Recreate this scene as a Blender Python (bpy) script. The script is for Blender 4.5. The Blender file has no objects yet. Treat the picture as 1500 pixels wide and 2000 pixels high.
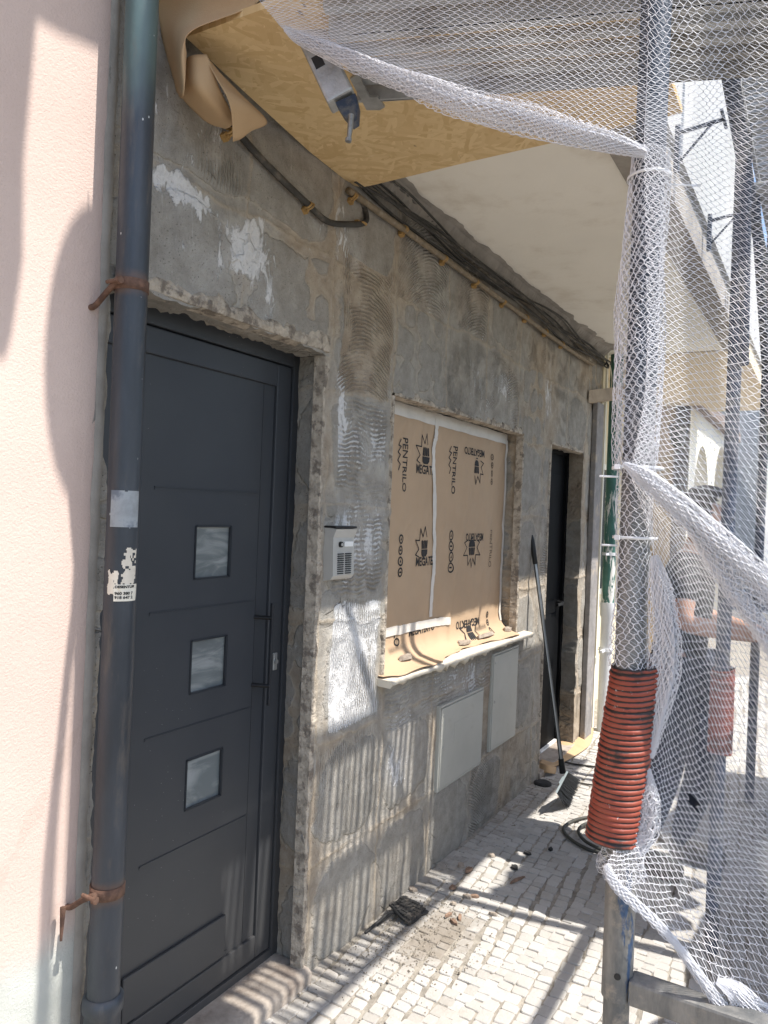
import bpy, bmesh, math, random
import numpy as np
from mathutils import Vector, Matrix
random.seed(7); rng = np.random.default_rng(7)
scn = bpy.context.scene
# ------------------------------------------------------------------ camera
FPX = 1480.0; ROLL = math.atan(0.040); PSI = math.radians(30.4)
CAM = Vector((0.0, -1.4912, 1.6))
_c, _s = math.cos(ROLL), math.sin(ROLL)
FW = Vector((math.cos(PSI), math.sin(PSI), 0)); RT = Vector((math.sin(PSI), -math.cos(PSI), 0)); UP = Vector((0, 0, 1))
cd = bpy.data.cameras.new("camera"); cam = bpy.data.objects.new("camera", cd); scn.collection.objects.link(cam)
cd.sensor_fit = 'VERTICAL'; cd.sensor_height = 36; cd.lens = 36 * FPX / 2000; cd.clip_start = 0.05; cd.clip_end = 500
cx = RT * _c + UP * _s; cy = UP * _c - RT * _s; cz = -FW
cam.matrix_world = Matrix(((cx.x, cy.x, cz.x, CAM.x), (cx.y, cy.y, cz.y, CAM.y), (cx.z, cy.z, cz.z, CAM.z), (0, 0, 0, 1)))
scn.camera = cam
# ------------------------------------------------------------------ light
SUN = Vector((0.12, -1.0, 1.73)).normalized()          # towards the sun
w = bpy.data.worlds.new("World"); scn.world = w; w.use_nodes = True
nt = w.node_tree; sky = nt.nodes.new('ShaderNodeTexSky'); sky.sky_type = 'NISHITA'; sky.sun_disc = False
sky.sun_elevation = math.asin(SUN.z); sky.sun_rotation = math.atan2(SUN.x, SUN.y)
sky.air_density = 1.0; sky.dust_density = 1.5; sky.ozone_density = 1.0
bg = nt.nodes['Background']; bg.inputs['Strength'].default_value = 0.15
nt.links.new(sky.outputs[0], bg.inputs[0])
sl = bpy.data.lights.new("sun", 'SUN'); sl.energy = 4.1; sl.angle = math.radians(0.53); sl.color = (1.0, 0.955, 0.89)
so = bpy.data.objects.new("sun", sl); scn.collection.objects.link(so); so.location = (1, -6, 10)
so.rotation_euler = (-SUN).to_track_quat('-Z', 'Y').to_euler()
scn.view_settings.view_transform = 'Standard'; scn.view_settings.look = 'None'
scn.view_settings.exposure = 0.92; scn.view_settings.gamma = 1.0
# ------------------------------------------------------------------ helpers
def ray(px, py):
    dx, dy = px - 750, py - 1000
    u = dx * _c + dy * _s; v = -dx * _s + dy * _c
    return FW + RT * (u / FPX) - UP * (v / FPX)
def at(px, py, dep): return CAM + ray(px, py) * dep
def onY(px, py, y=0.0): r = ray(px, py); return CAM + r * ((y - CAM.y) / r.y)
def onZ(px, py, z=0.0): r = ray(px, py); return CAM + r * ((z - CAM.z) / r.z)
def onX(px, py, x): r = ray(px, py); return CAM + r * ((x - CAM.x) / r.x)

def thing(name, label, cat, loc=(0, 0, 0), group=None):
    o = bpy.data.objects.new(name, None); scn.collection.objects.link(o); o.location = loc
    o.empty_display_size = .05; o['label'] = label; o['category'] = cat
    if group: o['group'] = group
    return o
def tag(o, label, cat, group=None):
    o['label'] = label; o['category'] = cat
    if group: o['group'] = group
    return o
def ploc(p):
    v = Vector(p.location)
    while p.parent: p = p.parent; v = v + Vector(p.location)
    return v

class MB:
    def __init__(s): s.v = []; s.f = []; s.sm = []
    def add(s, vs, fs, smooth=False):
        b = len(s.v); s.v += [tuple(v) for v in vs]
        for f in fs: s.f.append(tuple(b + i for i in f)); s.sm.append(smooth)
    def box(s, lo, hi, M=None, bev=0.0):
        lo = Vector(lo); hi = Vector(hi)
        if bev <= 0:
            c = [(x, y, z) for x in (lo.x, hi.x) for y in (lo.y, hi.y) for z in (lo.z, hi.z)]
            fs = [(0, 1, 3, 2), (4, 6, 7, 5), (0, 4, 5, 1), (2, 3, 7, 6), (0, 2, 6, 4), (1, 5, 7, 3)]
            if M is not None: c = [M @ Vector(p) for p in c]
            s.add(c, fs); return
        bm = bmesh.new(); bmesh.ops.create_cube(bm, size=1)
        for v in bm.verts: v.co = Vector(((lo.x + hi.x) / 2 + v.co.x * (hi.x - lo.x), (lo.y + hi.y) / 2 + v.co.y * (hi.y - lo.y), (lo.z + hi.z) / 2 + v.co.z * (hi.z - lo.z)))
        bmesh.ops.bevel(bm, geom=bm.edges[:], offset=bev, segments=2, affect='EDGES', profile=.6)
        s.bm(bm, M)
    def bm(s, bm, M=None, smooth=False):
        bm.verts.ensure_lookup_table()
        for i, v in enumerate(bm.verts): v.index = i
        s.add([(M @ v.co) if M is not None else v.co.copy() for v in bm.verts], [tuple(v.index for v in f.verts) for f in bm.faces], smooth); bm.free()
    def tube(s, pts, r, n=10, cap=True, smooth=True):
        pts = [Vector(p) for p in pts]; rs = r if isinstance(r, (list, tuple)) else [r] * len(pts)
        rings = []; ref = None
        for i, p in enumerate(pts):
            t = (pts[min(i + 1, len(pts) - 1)] - pts[max(i - 1, 0)]).normalized()
            if ref is None:
                ref = Vector((0, 0, 1)) if abs(t.z) < .9 else Vector((1, 0, 0))
            a = (ref - t * ref.dot(t)).normalized(); ref = a; b = t.cross(a)
            rings.append([p + (a * math.cos(2 * math.pi * k / n) + b * math.sin(2 * math.pi * k / n)) * rs[i] for k in range(n)])
        vs = [q for rg in rings for q in rg]; fs = []
        for i in range(len(pts) - 1):
            for k in range(n):
                k2 = (k + 1) % n; fs.append((i * n + k, i * n + k2, (i + 1) * n + k2, (i + 1) * n + k))
        s.add(vs, fs, smooth)
        if cap:
            s.add(rings[0], [tuple(range(n))[::-1]]); s.add(rings[-1], [tuple(range(n))])
    def prism(s, poly, d):
        n = len(poly); d = Vector(d); a = [Vector(p) for p in poly]
        s.add(a + [p + d for p in a], [tuple(range(n)), tuple(range(2 * n - 1, n - 1, -1))] + [(i, i + n, (i + 1) % n + n, (i + 1) % n) for i in range(n)])
    def grid(s, G, smooth=True):
        R, C = len(G), len(G[0])
        s.add([p for r in G for p in r], [(i * C + j, i * C + j + 1, (i + 1) * C + j + 1, (i + 1) * C + j) for i in range(R - 1) for j in range(C - 1)], smooth)
    def build(s, name, m, parent=None, fix=True):
        me = bpy.data.meshes.new(name); me.from_pydata(s.v, [], s.f); me.materials.append(m)
        me.polygons.foreach_set('use_smooth', s.sm)
        if fix:
            bm = bmesh.new(); bm.from_mesh(me); bmesh.ops.recalc_face_normals(bm, faces=bm.faces[:]); bm.to_mesh(me); bm.free()
        o = bpy.data.objects.new(name, me); scn.collection.objects.link(o)
        if parent is not None:
            o.parent = parent; o.matrix_parent_inverse = Matrix.Translation(ploc(parent)).inverted()
            if parent.type == 'MESH': o.matrix_parent_inverse = Matrix.Identity(4)
        return o
def struct(name, mb, m, **k): o = mb.build(name, m, **k); o['kind'] = 'structure'; return o
def sweep(pts, n=8):
    """Catmull-Rom through points"""
    P = [Vector(p) for p in pts]; P = [P[0] * 2 - P[1]] + P + [P[-1] * 2 - P[-2]]; out = []
    for i in range(1, len(P) - 2):
        for k in range(n):
            t = k / n; a, b, c, d = P[i - 1], P[i], P[i + 1], P[i + 2]
            out.append(.5 * ((2 * b) + (c - a) * t + (2 * a - 5 * b + 4 * c - d) * t * t + (3 * b - a - 3 * c + d) * t ** 3))
    out.append(P[-2]); return out
def dup(root, loc, label=None):
    r = root.copy(); scn.collection.objects.link(r); r.location = loc
    if label: r['label'] = label
    for ch in list(root.children):
        c = ch.copy(); scn.collection.objects.link(c); c.parent = r
        for g in list(ch.children):
            d = g.copy(); scn.collection.objects.link(d); d.parent = c
    return r
# value noise (numpy)
def vnoise(x, z, s, seed=0):
    X = np.asarray(x) / s + 1000.; Z = np.asarray(z) / s + 1000.
    xi = np.floor(X).astype(np.int64); zi = np.floor(Z).astype(np.int64); fx = X - xi; fz = Z - zi
    fx = fx * fx * (3 - 2 * fx); fz = fz * fz * (3 - 2 * fz)
    def h(a, b):
        n = (a * 374761393 + b * 668265263 + seed * 974634721) & 0x7fffffff
        n = ((n ^ (n >> 13)) * 1274126177) & 0x7fffffff
        return ((n ^ (n >> 16)) & 0xffff) / 65535.
    return (h(xi, zi) * (1 - fx) + h(xi + 1, zi) * fx) * (1 - fz) + (h(xi, zi + 1) * (1 - fx) + h(xi + 1, zi + 1) * fx) * fz
def fbm(x, z, s, seed=0, o=4):
    t = 0; a = .5; n = 0
    for k in range(o): t = t + a * vnoise(x, z, s / 2 ** k, seed + k * 17); n += a; a *= .55
    return t / n
# ------------------------------------------------------------------ materials
class NT:
    def __init__(s, name):
        s.m = bpy.data.materials.new(name); s.m.use_nodes = True; s.t = s.m.node_tree
        s.b = s.t.nodes['Principled BSDF']; s.co = s.t.nodes.new('ShaderNodeTexCoord').outputs['Object']
    def n(s, typ, **kw):
        o = s.t.nodes.new('ShaderNode' + typ)
        for k, v in kw.items(): setattr(o, k, v)
        return o
    def set(s, sock, v):
        if hasattr(v, 'is_output'): s.t.links.new(v, sock)
        else: sock.default_value = v
    def noise(s, sc, det=4, rough=.55, dist=0, vec=None, out=0):
        o = s.n('TexNoise'); s.set(o.inputs['Vector'], vec or s.co); o.inputs['Scale'].default_value = sc
        o.inputs['Detail'].default_value = det; o.inputs['Roughness'].default_value = rough; o.inputs['Distortion'].default_value = dist
        return o.outputs[out]
    def scaled(s, v):
        o = s.n('Mapping'); s.set(o.inputs['Vector'], s.co); o.inputs['Scale'].default_value = v; return o.outputs[0]
    def vor(s, sc, feat='F1', out='Distance', vec=None, rnd=1):
        o = s.n('TexVoronoi', feature=feat); s.set(o.inputs['Vector'], vec or s.co); o.inputs['Scale'].default_value = sc
        o.inputs['Randomness'].default_value = rnd; return o.outputs[out]
    def math(s, op, a, b=0.0, c=None):
        o = s.n('Math', operation=op); s.set(o.inputs[0], a); s.set(o.inputs[1], b)
        if c is not None: s.set(o.inputs[2], c)
        return o.outputs[0]
    def step(s, v, lo, hi):
        o = s.n('MapRange', interpolation_type='SMOOTHSTEP'); s.set(o.inputs[0], v)
        o.inputs[1].default_value = lo; o.inputs[2].default_value = hi; return o.outputs[0]
    def mix(s, f, a, b):
        o = s.n('Mix', data_type='RGBA'); s.set(o.inputs[0], f)
        s.set(o.inputs[6], a if hasattr(a, 'is_output') else (*a, 1)); s.set(o.inputs[7], b if hasattr(b, 'is_output') else (*b, 1)); return o.outputs[2]
    def attr(s, name, out='Fac'):
        o = s.n('Attribute', attribute_name=name); return o.outputs[out]
    def xyz(s):
        o = s.n('SeparateXYZ'); s.set(o.inputs[0], s.co); return o.outputs
    def bump(s, h, dist=.01, st=1.0, nrm=None):
        o = s.n('Bump'); s.set(o.inputs['Height'], h); o.inputs['Distance'].default_value = dist; o.inputs['Strength'].default_value = st
        if nrm: s.set(o.inputs['Normal'], nrm)
        s.set(s.b.inputs['Normal'], o.outputs[0]); return o.outputs[0]
    def fin(s, col, rough=.7, metal=0.0, spec=.4):
        s.set(s.b.inputs['Base Color'], col if hasattr(col, 'is_output') else (*col, 1)); s.set(s.b.inputs['Roughness'], rough)
        s.set(s.b.inputs['Metallic'], metal); s.b.inputs['Specular IOR Level'].default_value = spec
        return s.m
def mk(name, col, rough=.7, metal=0.0, var=.25, vs=6, dirt=None, dth=(.55, .7), ds=3, bump=0, bs=200, spec=.4, streak=None):
    k = NT(name); v = k.noise(vs, 5, .6, vec=k.scaled(streak) if streak else None)
    c = k.mix(k.step(v, .25, .75), tuple(x * (1 - var) for x in col), tuple(min(1, x * (1 + var)) for x in col))
    if dirt: c = k.mix(k.step(k.noise(ds, 6, .65), *dth), c, dirt)
    if bump: k.bump(k.noise(bs, 3, .6), bump)
    return k.fin(c, rough, metal, spec)

# mortar wall
def mortar_mat():
    k = NT('bare mortar'); X, Yc, Z = k.xyz()
    big = k.noise(2.2, 5, .6); med = k.noise(11, 6, .65, .4); fine = k.noise(60, 4, .7); vfine = k.noise(240, 3, .7)
    dab = k.attr('dab'); cv = k.attr('comb_v'); ch = k.attr('comb_h'); ca = k.attr('comb_a'); wh = k.attr('white'); seam = k.attr('seam'); br = k.attr('brown')
    grey = k.mix(k.step(med, .3, .72), (.27, .25, .218), (.41, .385, .34))
    brown = k.mix(k.step(med, .3, .7), (.30, .24, .178), (.43, .36, .275))
    base = k.mix(k.step(k.math('ADD', br, k.math('MULTIPLY', k.math('SUBTRACT', big, .5), 1.3)), .2, .8), grey, brown)
    base = k.mix(k.math('MULTIPLY', k.step(k.noise(28, 5, .7), .5, .72), .5), base, (.45, .40, .33))
    # adhesive dabs: cool grey with a crisp ragged edge
    dn = k.math('ADD', dab, k.math('MULTIPLY', k.math('SUBTRACT', k.noise(30, 5, .6), .5), .45))
    dm = k.step(dn, -.05, .06)
    dcol = k.mix(k.step(k.noise(16, 6, .7), .3, .7), (.245, .230, .203), (.365, .346, .31))
    dcol = k.mix(k.math('MULTIPLY', k.step(k.vor(170), .22, .08), .7), dcol, (.08, .078, .072))
    base = k.mix(k.math('MULTIPLY', dm, .78), base, dcol)
    rim = k.math('MULTIPLY', k.step(dn, -.2, -.03), k.step(dn, .1, -.02))
    base = k.mix(k.math('MULTIPLY', rim, .34), base, (.52, .465, .385))
    sm = k.math('MULTIPLY', k.step(k.math('ADD', seam, k.math('MULTIPLY', k.math('SUBTRACT', med, .5), 1.2)), .3, .9), k.step(k.noise(3.1, 3), .28, .5))
    base = k.mix(k.math('MULTIPLY', sm, .6), base, k.mix(k.step(fine, .3, .7), (.36, .285, .20), (.50, .425, .325)))
    # combs
    wob = k.math('MULTIPLY', k.noise(11, 4, .65), .034)
    pv = k.math('SINE', k.math('MULTIPLY', k.math('ADD', X, wob), 2 * math.pi / .0125))
    wob2 = k.math('MULTIPLY', k.noise(9, 3, vec=k.scaled((1, 1, .45))), .065)
    ph = k.math('SINE', k.math('MULTIPLY', k.math('ADD', Z, wob2), 2 * math.pi / .0175))
    rx = k.math('MULTIPLY', k.math('FRACT', k.math('MULTIPLY', X, 1.9)), 1.0)
    arc = k.math('ADD', k.math('MULTIPLY', Z, 1.0), k.math('MULTIPLY', k.math('POWER', k.math('SUBTRACT', rx, .5), 2.0), .55))
    pa = k.math('SINE', k.math('MULTIPLY', k.math('ADD', arc, wob), 2 * math.pi / .015))
    cm1 = k.step(k.noise(7, 5, .65, .5), .36, .56); cm2 = k.step(k.noise(6, 5, .65, .5, vec=k.scaled((1.3, 1, 1.3))), .34, .54)
    cv = k.math('MULTIPLY', cv, cm1); ch = k.math('MULTIPLY', ch, cm2); ca = k.math('MULTIPLY', ca, cm2)
    comb = k.math('ADD', k.math('ADD', k.math('MULTIPLY', pv, cv), k.math('MULTIPLY', ph, ch)), k.math('MULTIPLY', pa, ca))
    # white residue, on ridges where combed
    wn = k.math('ADD', wh, k.math('ADD', k.math('MULTIPLY', k.math('SUBTRACT', k.noise(18, 7, .72, .6, vec=k.scaled((1.5, 1, .6))), .5), 1.5), k.math('MULTIPLY', comb, .22)))
    wm = k.step(wn, .50, .60)
    base = k.mix(k.math('MULTIPLY', wm, .8), base, k.mix(k.step(fine, .3, .7), (.66, .66, .66), (.84, .84, .83)))
    film = k.step(k.math('ADD', k.math('MULTIPLY', wh, .6), k.math('MULTIPLY', k.math('SUBTRACT', k.noise(6, 5, .6), .5), 1.0)), .05, .75)
    base = k.mix(k.math('MULTIPLY', film, .55), base, (.66, .65, .64))
    vdrip = k.step(k.noise(38, 5, .7, vec=k.scaled((1, 1, .09))), .62, .74)
    base = k.mix(k.math('MULTIPLY', vdrip, .38), base, (.58, .55, .51))
    base = k.mix(k.math('MULTIPLY', k.step(k.math('MULTIPLY', comb, -1.0), .2, 1.0), k.math('SUBTRACT', .45, k.math('MULTIPLY', k.step(wh, .2, .7), .33))), base, (.15, .13, .105))
    crk2 = k.math('MULTIPLY', k.step(k.math('ADD', k.vor(7.0, 'DISTANCE_TO_EDGE'), k.math('MULTIPLY', k.noise(30, 4), .05)), .036, .026), k.step(k.noise(4.3, 3), .62, .68))
    base = k.mix(k.math('MULTIPLY', crk2, .5), base, (.075, .062, .05))
    scr = k.step(k.noise(30, 6, .75, 1.2, vec=k.scaled((1.6, 1, .35))), .63, .70); base = k.mix(k.math('MULTIPLY', scr, .55), base, (.60, .575, .53))
    blot = k.step(k.noise(9, 6, .7, .8), .60, .70); base = k.mix(k.math('MULTIPLY', blot, .35), base, (.16, .145, .125))
    pits = k.step(k.vor(95), .17, .07); pn = k.math('MULTIPLY', pits, k.step(k.noise(6, 5, .65), .46, .56))
    base = k.mix(k.math('MULTIPLY', pn, .8), base, (.05, .045, .04))
    grit = k.step(k.noise(150, 4, .75), .60, .70); base = k.mix(k.math('MULTIPLY', grit, .28), base, (.58, .55, .50)); grit2 = k.step(k.noise(110, 4, .75, vec=k.scaled((1, 1, .8))), .40, .30); base = k.mix(k.math('MULTIPLY', grit2, .40), base, (.11, .098, .085))
    h = k.math('ADD', k.math('MULTIPLY', fine, .42), k.math('ADD', k.math('MULTIPLY', vfine, .14), k.math('MULTIPLY', med, .55)))
    h = k.math('ADD', h, k.math('MULTIPLY', comb, .42)); h = k.math('ADD', h, k.math('MULTIPLY', dm, .45))
    h = k.math('SUBTRACT', h, k.math('MULTIPLY', crk2, .7)); h = k.math('ADD', h, k.math('MULTIPLY', wm, .18)); h = k.math('SUBTRACT', h, k.math('MULTIPLY', pn, .5)); h = k.math('ADD', h, k.math('MULTIPLY', sm, .25))
    k.bump(h, .011, 1.0)
    return k.fin(base, .95, 0, .15)
M = {}
M['mortar'] = mortar_mat()
def pink_mat():
    k = NT('pink render'); g = k.noise(170, 4, .7); b = k.noise(1.4, 5, .6)
    c = k.mix(k.step(b, .3, .7), (.575, .445, .385), (.63, .50, .435))
    c = k.mix(k.math('MULTIPLY', k.step(k.noise(330, 2), .62, .75), .45), c, (.42, .32, .27))
    cr = k.vor(.55, 'DISTANCE_TO_EDGE', vec=k.scaled((1, 1, .7)))
    c = k.mix(k.math('MULTIPLY', k.step(k.math('ADD', cr, k.math('MULTIPLY', k.noise(9), .05)), .0315, .0298), .16), c, (.40, .29, .23))
    X, Y_, Z = k.xyz()
    low = k.step(k.math('ADD', Z, k.math('ADD', k.math('MULTIPLY', k.noise(2.5, 4), -.10), k.math('MULTIPLY', k.math('SUBTRACT', 1.0, X), .0))), .60, .50)
    c = k.mix(low, c, k.mix(k.step(k.noise(8, 5), .3, .7), (.45, .46, .42), (.53, .535, .49)))
    k.bump(g, .0032, .7); return k.fin(c, .95, 0, .1)
M['pink'] = pink_mat()
def pipe_mat():
    k = NT('slate drainpipe paint'); X, Y_, Z = k.xyz()
    c = k.mix(k.step(k.noise(9, 5, .6, vec=k.scaled((1, 1, .25))), .3, .7), (.020, .025, .032), (.044, .052, .064))
    sun_teal = k.step(k.math('ADD', Z, k.math('MULTIPLY', k.noise(9), .12)), 2.50, 2.72)  # sunlit top of the pipe put into the colour as a paler green
    c = k.mix(k.math('MULTIPLY', sun_teal, .85), c, (.10, .155, .15))
    c = k.mix(k.math('MULTIPLY', k.step(k.noise(7, 6, .7, vec=k.scaled((2, 2, .4))), .55, .7), .5), c, (.12, .10, .08))
    ch = k.step(k.vor(60, vec=k.scaled((1, 1, .6))), .12, .09); c = k.mix(k.math('MULTIPLY', ch, k.step(k.noise(11, 5, .7), .60, .66)), c, (.62, .62, .6))
    for z0 in (2.095, .708):
        ring = k.step(k.math('ADD', k.math('ABSOLUTE', k.math('SUBTRACT', Z, z0)), k.math('MULTIPLY', k.noise(30), .03)), .05, .025); c = k.mix(k.math('MULTIPLY', ring, .55), c, (.14, .075, .045))
    k.bump(k.noise(60, 4), .002, .5); return k.fin(c, .42, 0, .5)
M['pipe'] = pipe_mat()
M['rust'] = mk('rusty iron', (.135, .075, .05), .85, 0, .45, 40, (.09, .05, .035), (.5, .65), 30, .003, 120)
def door_mat():
    k = NT('anthracite door coating'); c = k.mix(k.step(k.noise(3, 5), .3, .7), (.030, .034, .041), (.038, .042, .048))
    X, Y_, Z = k.xyz()
    dust = k.math('MULTIPLY', k.step(k.math('ADD', Z, k.math('MULTIPLY', k.noise(4, 5), .6)), 1.3, .3), .35)
    c = k.mix(dust, c, (.095, .086, .074))
    c = k.mix(k.math('MULTIPLY', k.step(k.vor(55), .07, .04), k.step(k.noise(3), .55, .62)), c, (.3, .29, .27))
    k.bump(k.noise(420, 2), .0006, .4); return k.fin(c, .5, 0, .45)
M['door'] = door_mat()
M['doorhandle'] = mk('dark handle coating', (.02, .022, .026), .5)
M['black'] = mk('black metal', (.012, .012, .013), .45, .0, .3, 10)
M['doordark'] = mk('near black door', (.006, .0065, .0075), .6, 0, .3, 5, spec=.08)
def frost_mat():
    k = NT('frosted glass'); c = k.mix(k.step(k.noise(7, 5, .6, 1.0, vec=k.scaled((.6, 1, 2.2))), .38, .66), (.13, .15, .155), (.27, .29, .29)); k.fin(c, .22, 0, .6); k.b.inputs['Coat Weight'].default_value = .6; k.b.inputs['Coat Roughness'].default_value = .08; return k.m  # pale streaks paint slat reflections into the pane colour
M['frost'] = frost_mat()
M['steel'] = mk('galvanised steel', (.42, .43, .43), .45, .75, .25, 14, (.25, .24, .22), (.5, .7), 9, .001, 150)
M['deck'] = mk('galvanised deck sheet', (.40, .41, .41), .55, .12, .25, 9, (.22, .2, .17), (.5, .7), 5, .001, 150)
def pole_mat():
    k = NT('worn scaffold tube'); c = k.mix(k.step(k.noise(20, 6, .7, vec=k.scaled((1, 1, .3))), .3, .7), (.12, .125, .125), (.27, .262, .245))
    c = k.mix(k.step(k.noise(7, 6, .7, vec=k.scaled((2.5, 2.5, .5))), .62, .66), c, (.05, .09, .17))
    c = k.mix(k.math('MULTIPLY', k.step(k.noise(16, 6, .7), .56, .68), .7), c, (.34, .30, .25))
    c = k.mix(k.step(k.math('ADD', k.xyz()[2], k.math('MULTIPLY', k.noise(6, 5), .4)), 1.75, 2.05), c, k.mix(k.step(k.noise(12, 5, vec=k.scaled((1, 1, .3))), .3, .7), (.04, .05, .07), (.09, .105, .125)))
    k.bump(k.noise(90, 4), .0015, .7); return k.fin(c, .5, .35, .5)
M['pole'] = pole_mat()
M['bluepole'] = mk('blue scaffold paint', (.035, .05, .085), .5, .1, .4, 9, (.12, .12, .12), (.5, .62), 12, .001, 90)
def osb_mat():
    k = NT('strand board'); 
    def strands(ang, sx, sy, seed):
        mp = k.n('Mapping'); k.set(mp.inputs['Vector'], k.co); mp.inputs['Rotation'].default_value = (0, 0, math.radians(ang)); mp.inputs['Location'].default_value = (seed, seed * 2, 0); mp.vector_type = 'TEXTURE'; mp.inputs['Scale'].default_value = (1 / sx, 1 / sy, 1)
        v = k.n('TexVoronoi', feature='F1', distance='CHEBYCHEV', voronoi_dimensions='2D'); k.set(v.inputs['Vector'], mp.outputs[0]); v.inputs['Scale'].default_value = 1.0; sc_ = k.n('SeparateColor'); k.set(sc_.inputs[0], v.outputs['Color']); return sc_.outputs[0], sc_.outputs[1]
    f, key = strands(12, 11, 56, 1)
    for ang, sx, sy, sd in ((58, 13, 62, 3), (104, 11, 52, 5), (150, 14, 70, 7), (-20, 12, 56, 9), (80, 16, 80, 11), (32, 15, 66, 13), (128, 14, 60, 15)):
        f2, k2 = strands(ang, sx, sy, sd); m_ = k.step(k2, .70, .71); f = k.math('ADD', k.math('MULTIPLY', f, k.math('SUBTRACT', 1.0, m_)), k.math('MULTIPLY', f2, m_))
    c = k.mix(f, (.575, .40, .195), (.72, .54, .295))
    c = k.mix(k.math('MULTIPLY', k.step(k.noise(40, 4, .7, vec=k.scaled((1, .3, 1))), .6, .75), .4), c, (.78, .63, .39))
    dk = k.math('MULTIPLY', k.step(k.vor(11, vec=k.scaled((1, 2.4, 1))), .13, .07), k.step(k.noise(6), .5, .6))
    c = k.mix(k.math('MULTIPLY', dk, .85), c, (.10, .055, .025)); sl_ = k.math('MULTIPLY', k.step(k.noise(34, 5, .7, 1.5, vec=k.scaled((1, 3.2, 1))), .66, .72), k.step(k.noise(5), .45, .6)); c = k.mix(k.math('MULTIPLY', sl_, .6), c, (.27, .165, .07))
    k.bump(k.math('ADD', f, k.noise(60)), .0015, .6); return k.fin(c, .75, 0, .25)
M['osb'] = osb_mat()
M['kraft'] = mk('kraft paper', (.50, .345, .20), .8, 0, .07, 3, (.46, .30, .17), (.5, .7), 2.5, .0008, 300, .2)
M['kraft2'] = mk('masking paper', (.48, .345, .225), .72, 0, .05, 3, None, bump=.0006, bs=300, spec=.25)
M['tape'] = mk('masking tape', (.66, .62, .56), .6, 0, .08, 12, None, bump=.001, bs=70)
M['ink'] = mk('black ink', (.022, .020, .020), .7, 0, .3, 60)
M['ink2'] = mk('faded ink', (.16, .115, .075), .8, 0, .3, 60)
M['stone'] = mk('threshold stone', (.36, .31, .26), .8, 0, .25, 14, (.2, .16, .13), (.48, .7), 9, .003, 90)
M['sillstone'] = mk('sill under film', (.62, .56, .46), .6, 0, .12, 10, (.40, .34, .27), (.55, .75), 12, .002, 80)
M['meter'] = mk('grey cabinet plastic', (.40, .395, .355), .5, 0, .06, 4, (.34, .32, .27), (.58, .8), 14, .0004, 150)
M['metergroove'] = mk('cabinet shadow gap', (.10, .095, .085), .8)
M['intercom'] = mk('aluminium intercom', (.50, .49, .46), .42, .25, .06, 8)
M['plaster'] = mk('white soffit paint', (.87, .83, .74), .9, 0, .035, 1.5, (.70, .64, .54), (.5, .75), 2.6, .001, 60, .2)
M['whitewall'] = mk('white balcony face', (.44, .44, .425), .9, 0, .05, 3, (.50, .48, .44), (.62, .75), 14, .002, 50, .2)
M['drip'] = mk('dirty drip strip', (.33, .30, .26), .9, 0, .2, 8, bump=.002, bs=60)
M['cable'] = mk('black cable', (.045, .042, .037), .75, 0, .3, 20, (.15, .13, .105), (.5, .7), 14)
M['cablegrey'] = mk('grey cable', (.13, .12, .105), .6, 0, .3, 20)
M['conduit'] = mk('brown conduit', (.20, .155, .10), .6, 0, .25, 30, (.3, .27, .22), (.55, .7), 20)
M['clip'] = mk('ochre clip', (.38, .235, .085), .65, 0, .3, 60, (.25, .15, .06), (.55, .7), 60)
def sleeve_mat():
    k = NT('orange corrugated pipe'); c = k.mix(k.step(k.noise(7, 5), .3, .7), (.235, .046, .026), (.31, .070, .038))
    c = k.mix(k.step(k.math('ADD', k.noise(9, 6, .7, vec=k.scaled((1, 1, 2.2))), k.math('MULTIPLY', k.attr('valley'), .30)), .575, .70), c, (.022, .016, .015))
    c = k.mix(k.step(k.noise(75, 5, .75, vec=k.scaled((1, 1, 1.5))), .65, .70), c, (.55, .50, .46)); k.bump(k.noise(120), .001, .5); return k.fin(c, .5, 0, .45)
M['sleeve'] = sleeve_mat()
M['net'] = (lambda k: (k.fin((.70, .70, .72), .6, 0, .3)))(NT('white net thread'))
def gather_mat():
    k = NT('gathered netting'); uvn = k.n('UVMap').outputs[0]
    mp = k.n('Mapping'); k.set(mp.inputs['Vector'], uvn); mp.inputs['Scale'].default_value = (420, 120, 1)
    thr = k.vor(1.0, 'DISTANCE_TO_EDGE', vec=mp.outputs[0]); n2 = k.noise(30, 5, .7)
    c = k.mix(k.noise(40, 4), (.60, .60, .64), (.82, .82, .83)); k.fin(c, .75, 0, .2)
    k.b.inputs['Subsurface Weight'].default_value = 0
    a = k.math('MAXIMUM', k.step(thr, .16, .08), k.step(n2, .72, .52)); k.set(k.b.inputs['Alpha'], a)
    k.bump(k.math('MULTIPLY', k.step(thr, .2, .02), 1.0), .0008, .5); return k.m
M['gather'] = gather_mat()
def cobble_mat():
    k = NT('limestone cobble'); t = k.attr('tone'); c = k.mix(t, (.385, .366, .335), (.50, .48, .45))
    c = k.mix(k.math('MULTIPLY', k.step(k.noise(5, 6, .7), .45, .75), .45), c, (.34, .30, .25))
    c = k.mix(k.math('MULTIPLY', k.step(k.noise(120, 4, .7), .58, .72), .35), c, (.25, .22, .18))
    dirt = k.attr('dirt'); dn = k.step(k.math('ADD', dirt, k.math('MULTIPLY', k.math('SUBTRACT', k.noise(14, 6, .7), .5), .9)), .3, .85)
    c = k.mix(k.math('MULTIPLY', dn, .75), c, (.20, .165, .125))
    k.bump(k.noise(80, 5, .7), .004, .8); return k.fin(c, .85, 0, .2)
M['cobble'] = cobble_mat()
M['joint'] = mk('dusty joint sand', (.30, .272, .23), .95, 0, .3, 25, (.17, .15, .12), (.5, .7), 9, .004, 150)
M['asphalt'] = mk('asphalt road', (.17, .165, .155), .9, 0, .2, 3, bump=.003, bs=120)
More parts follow.
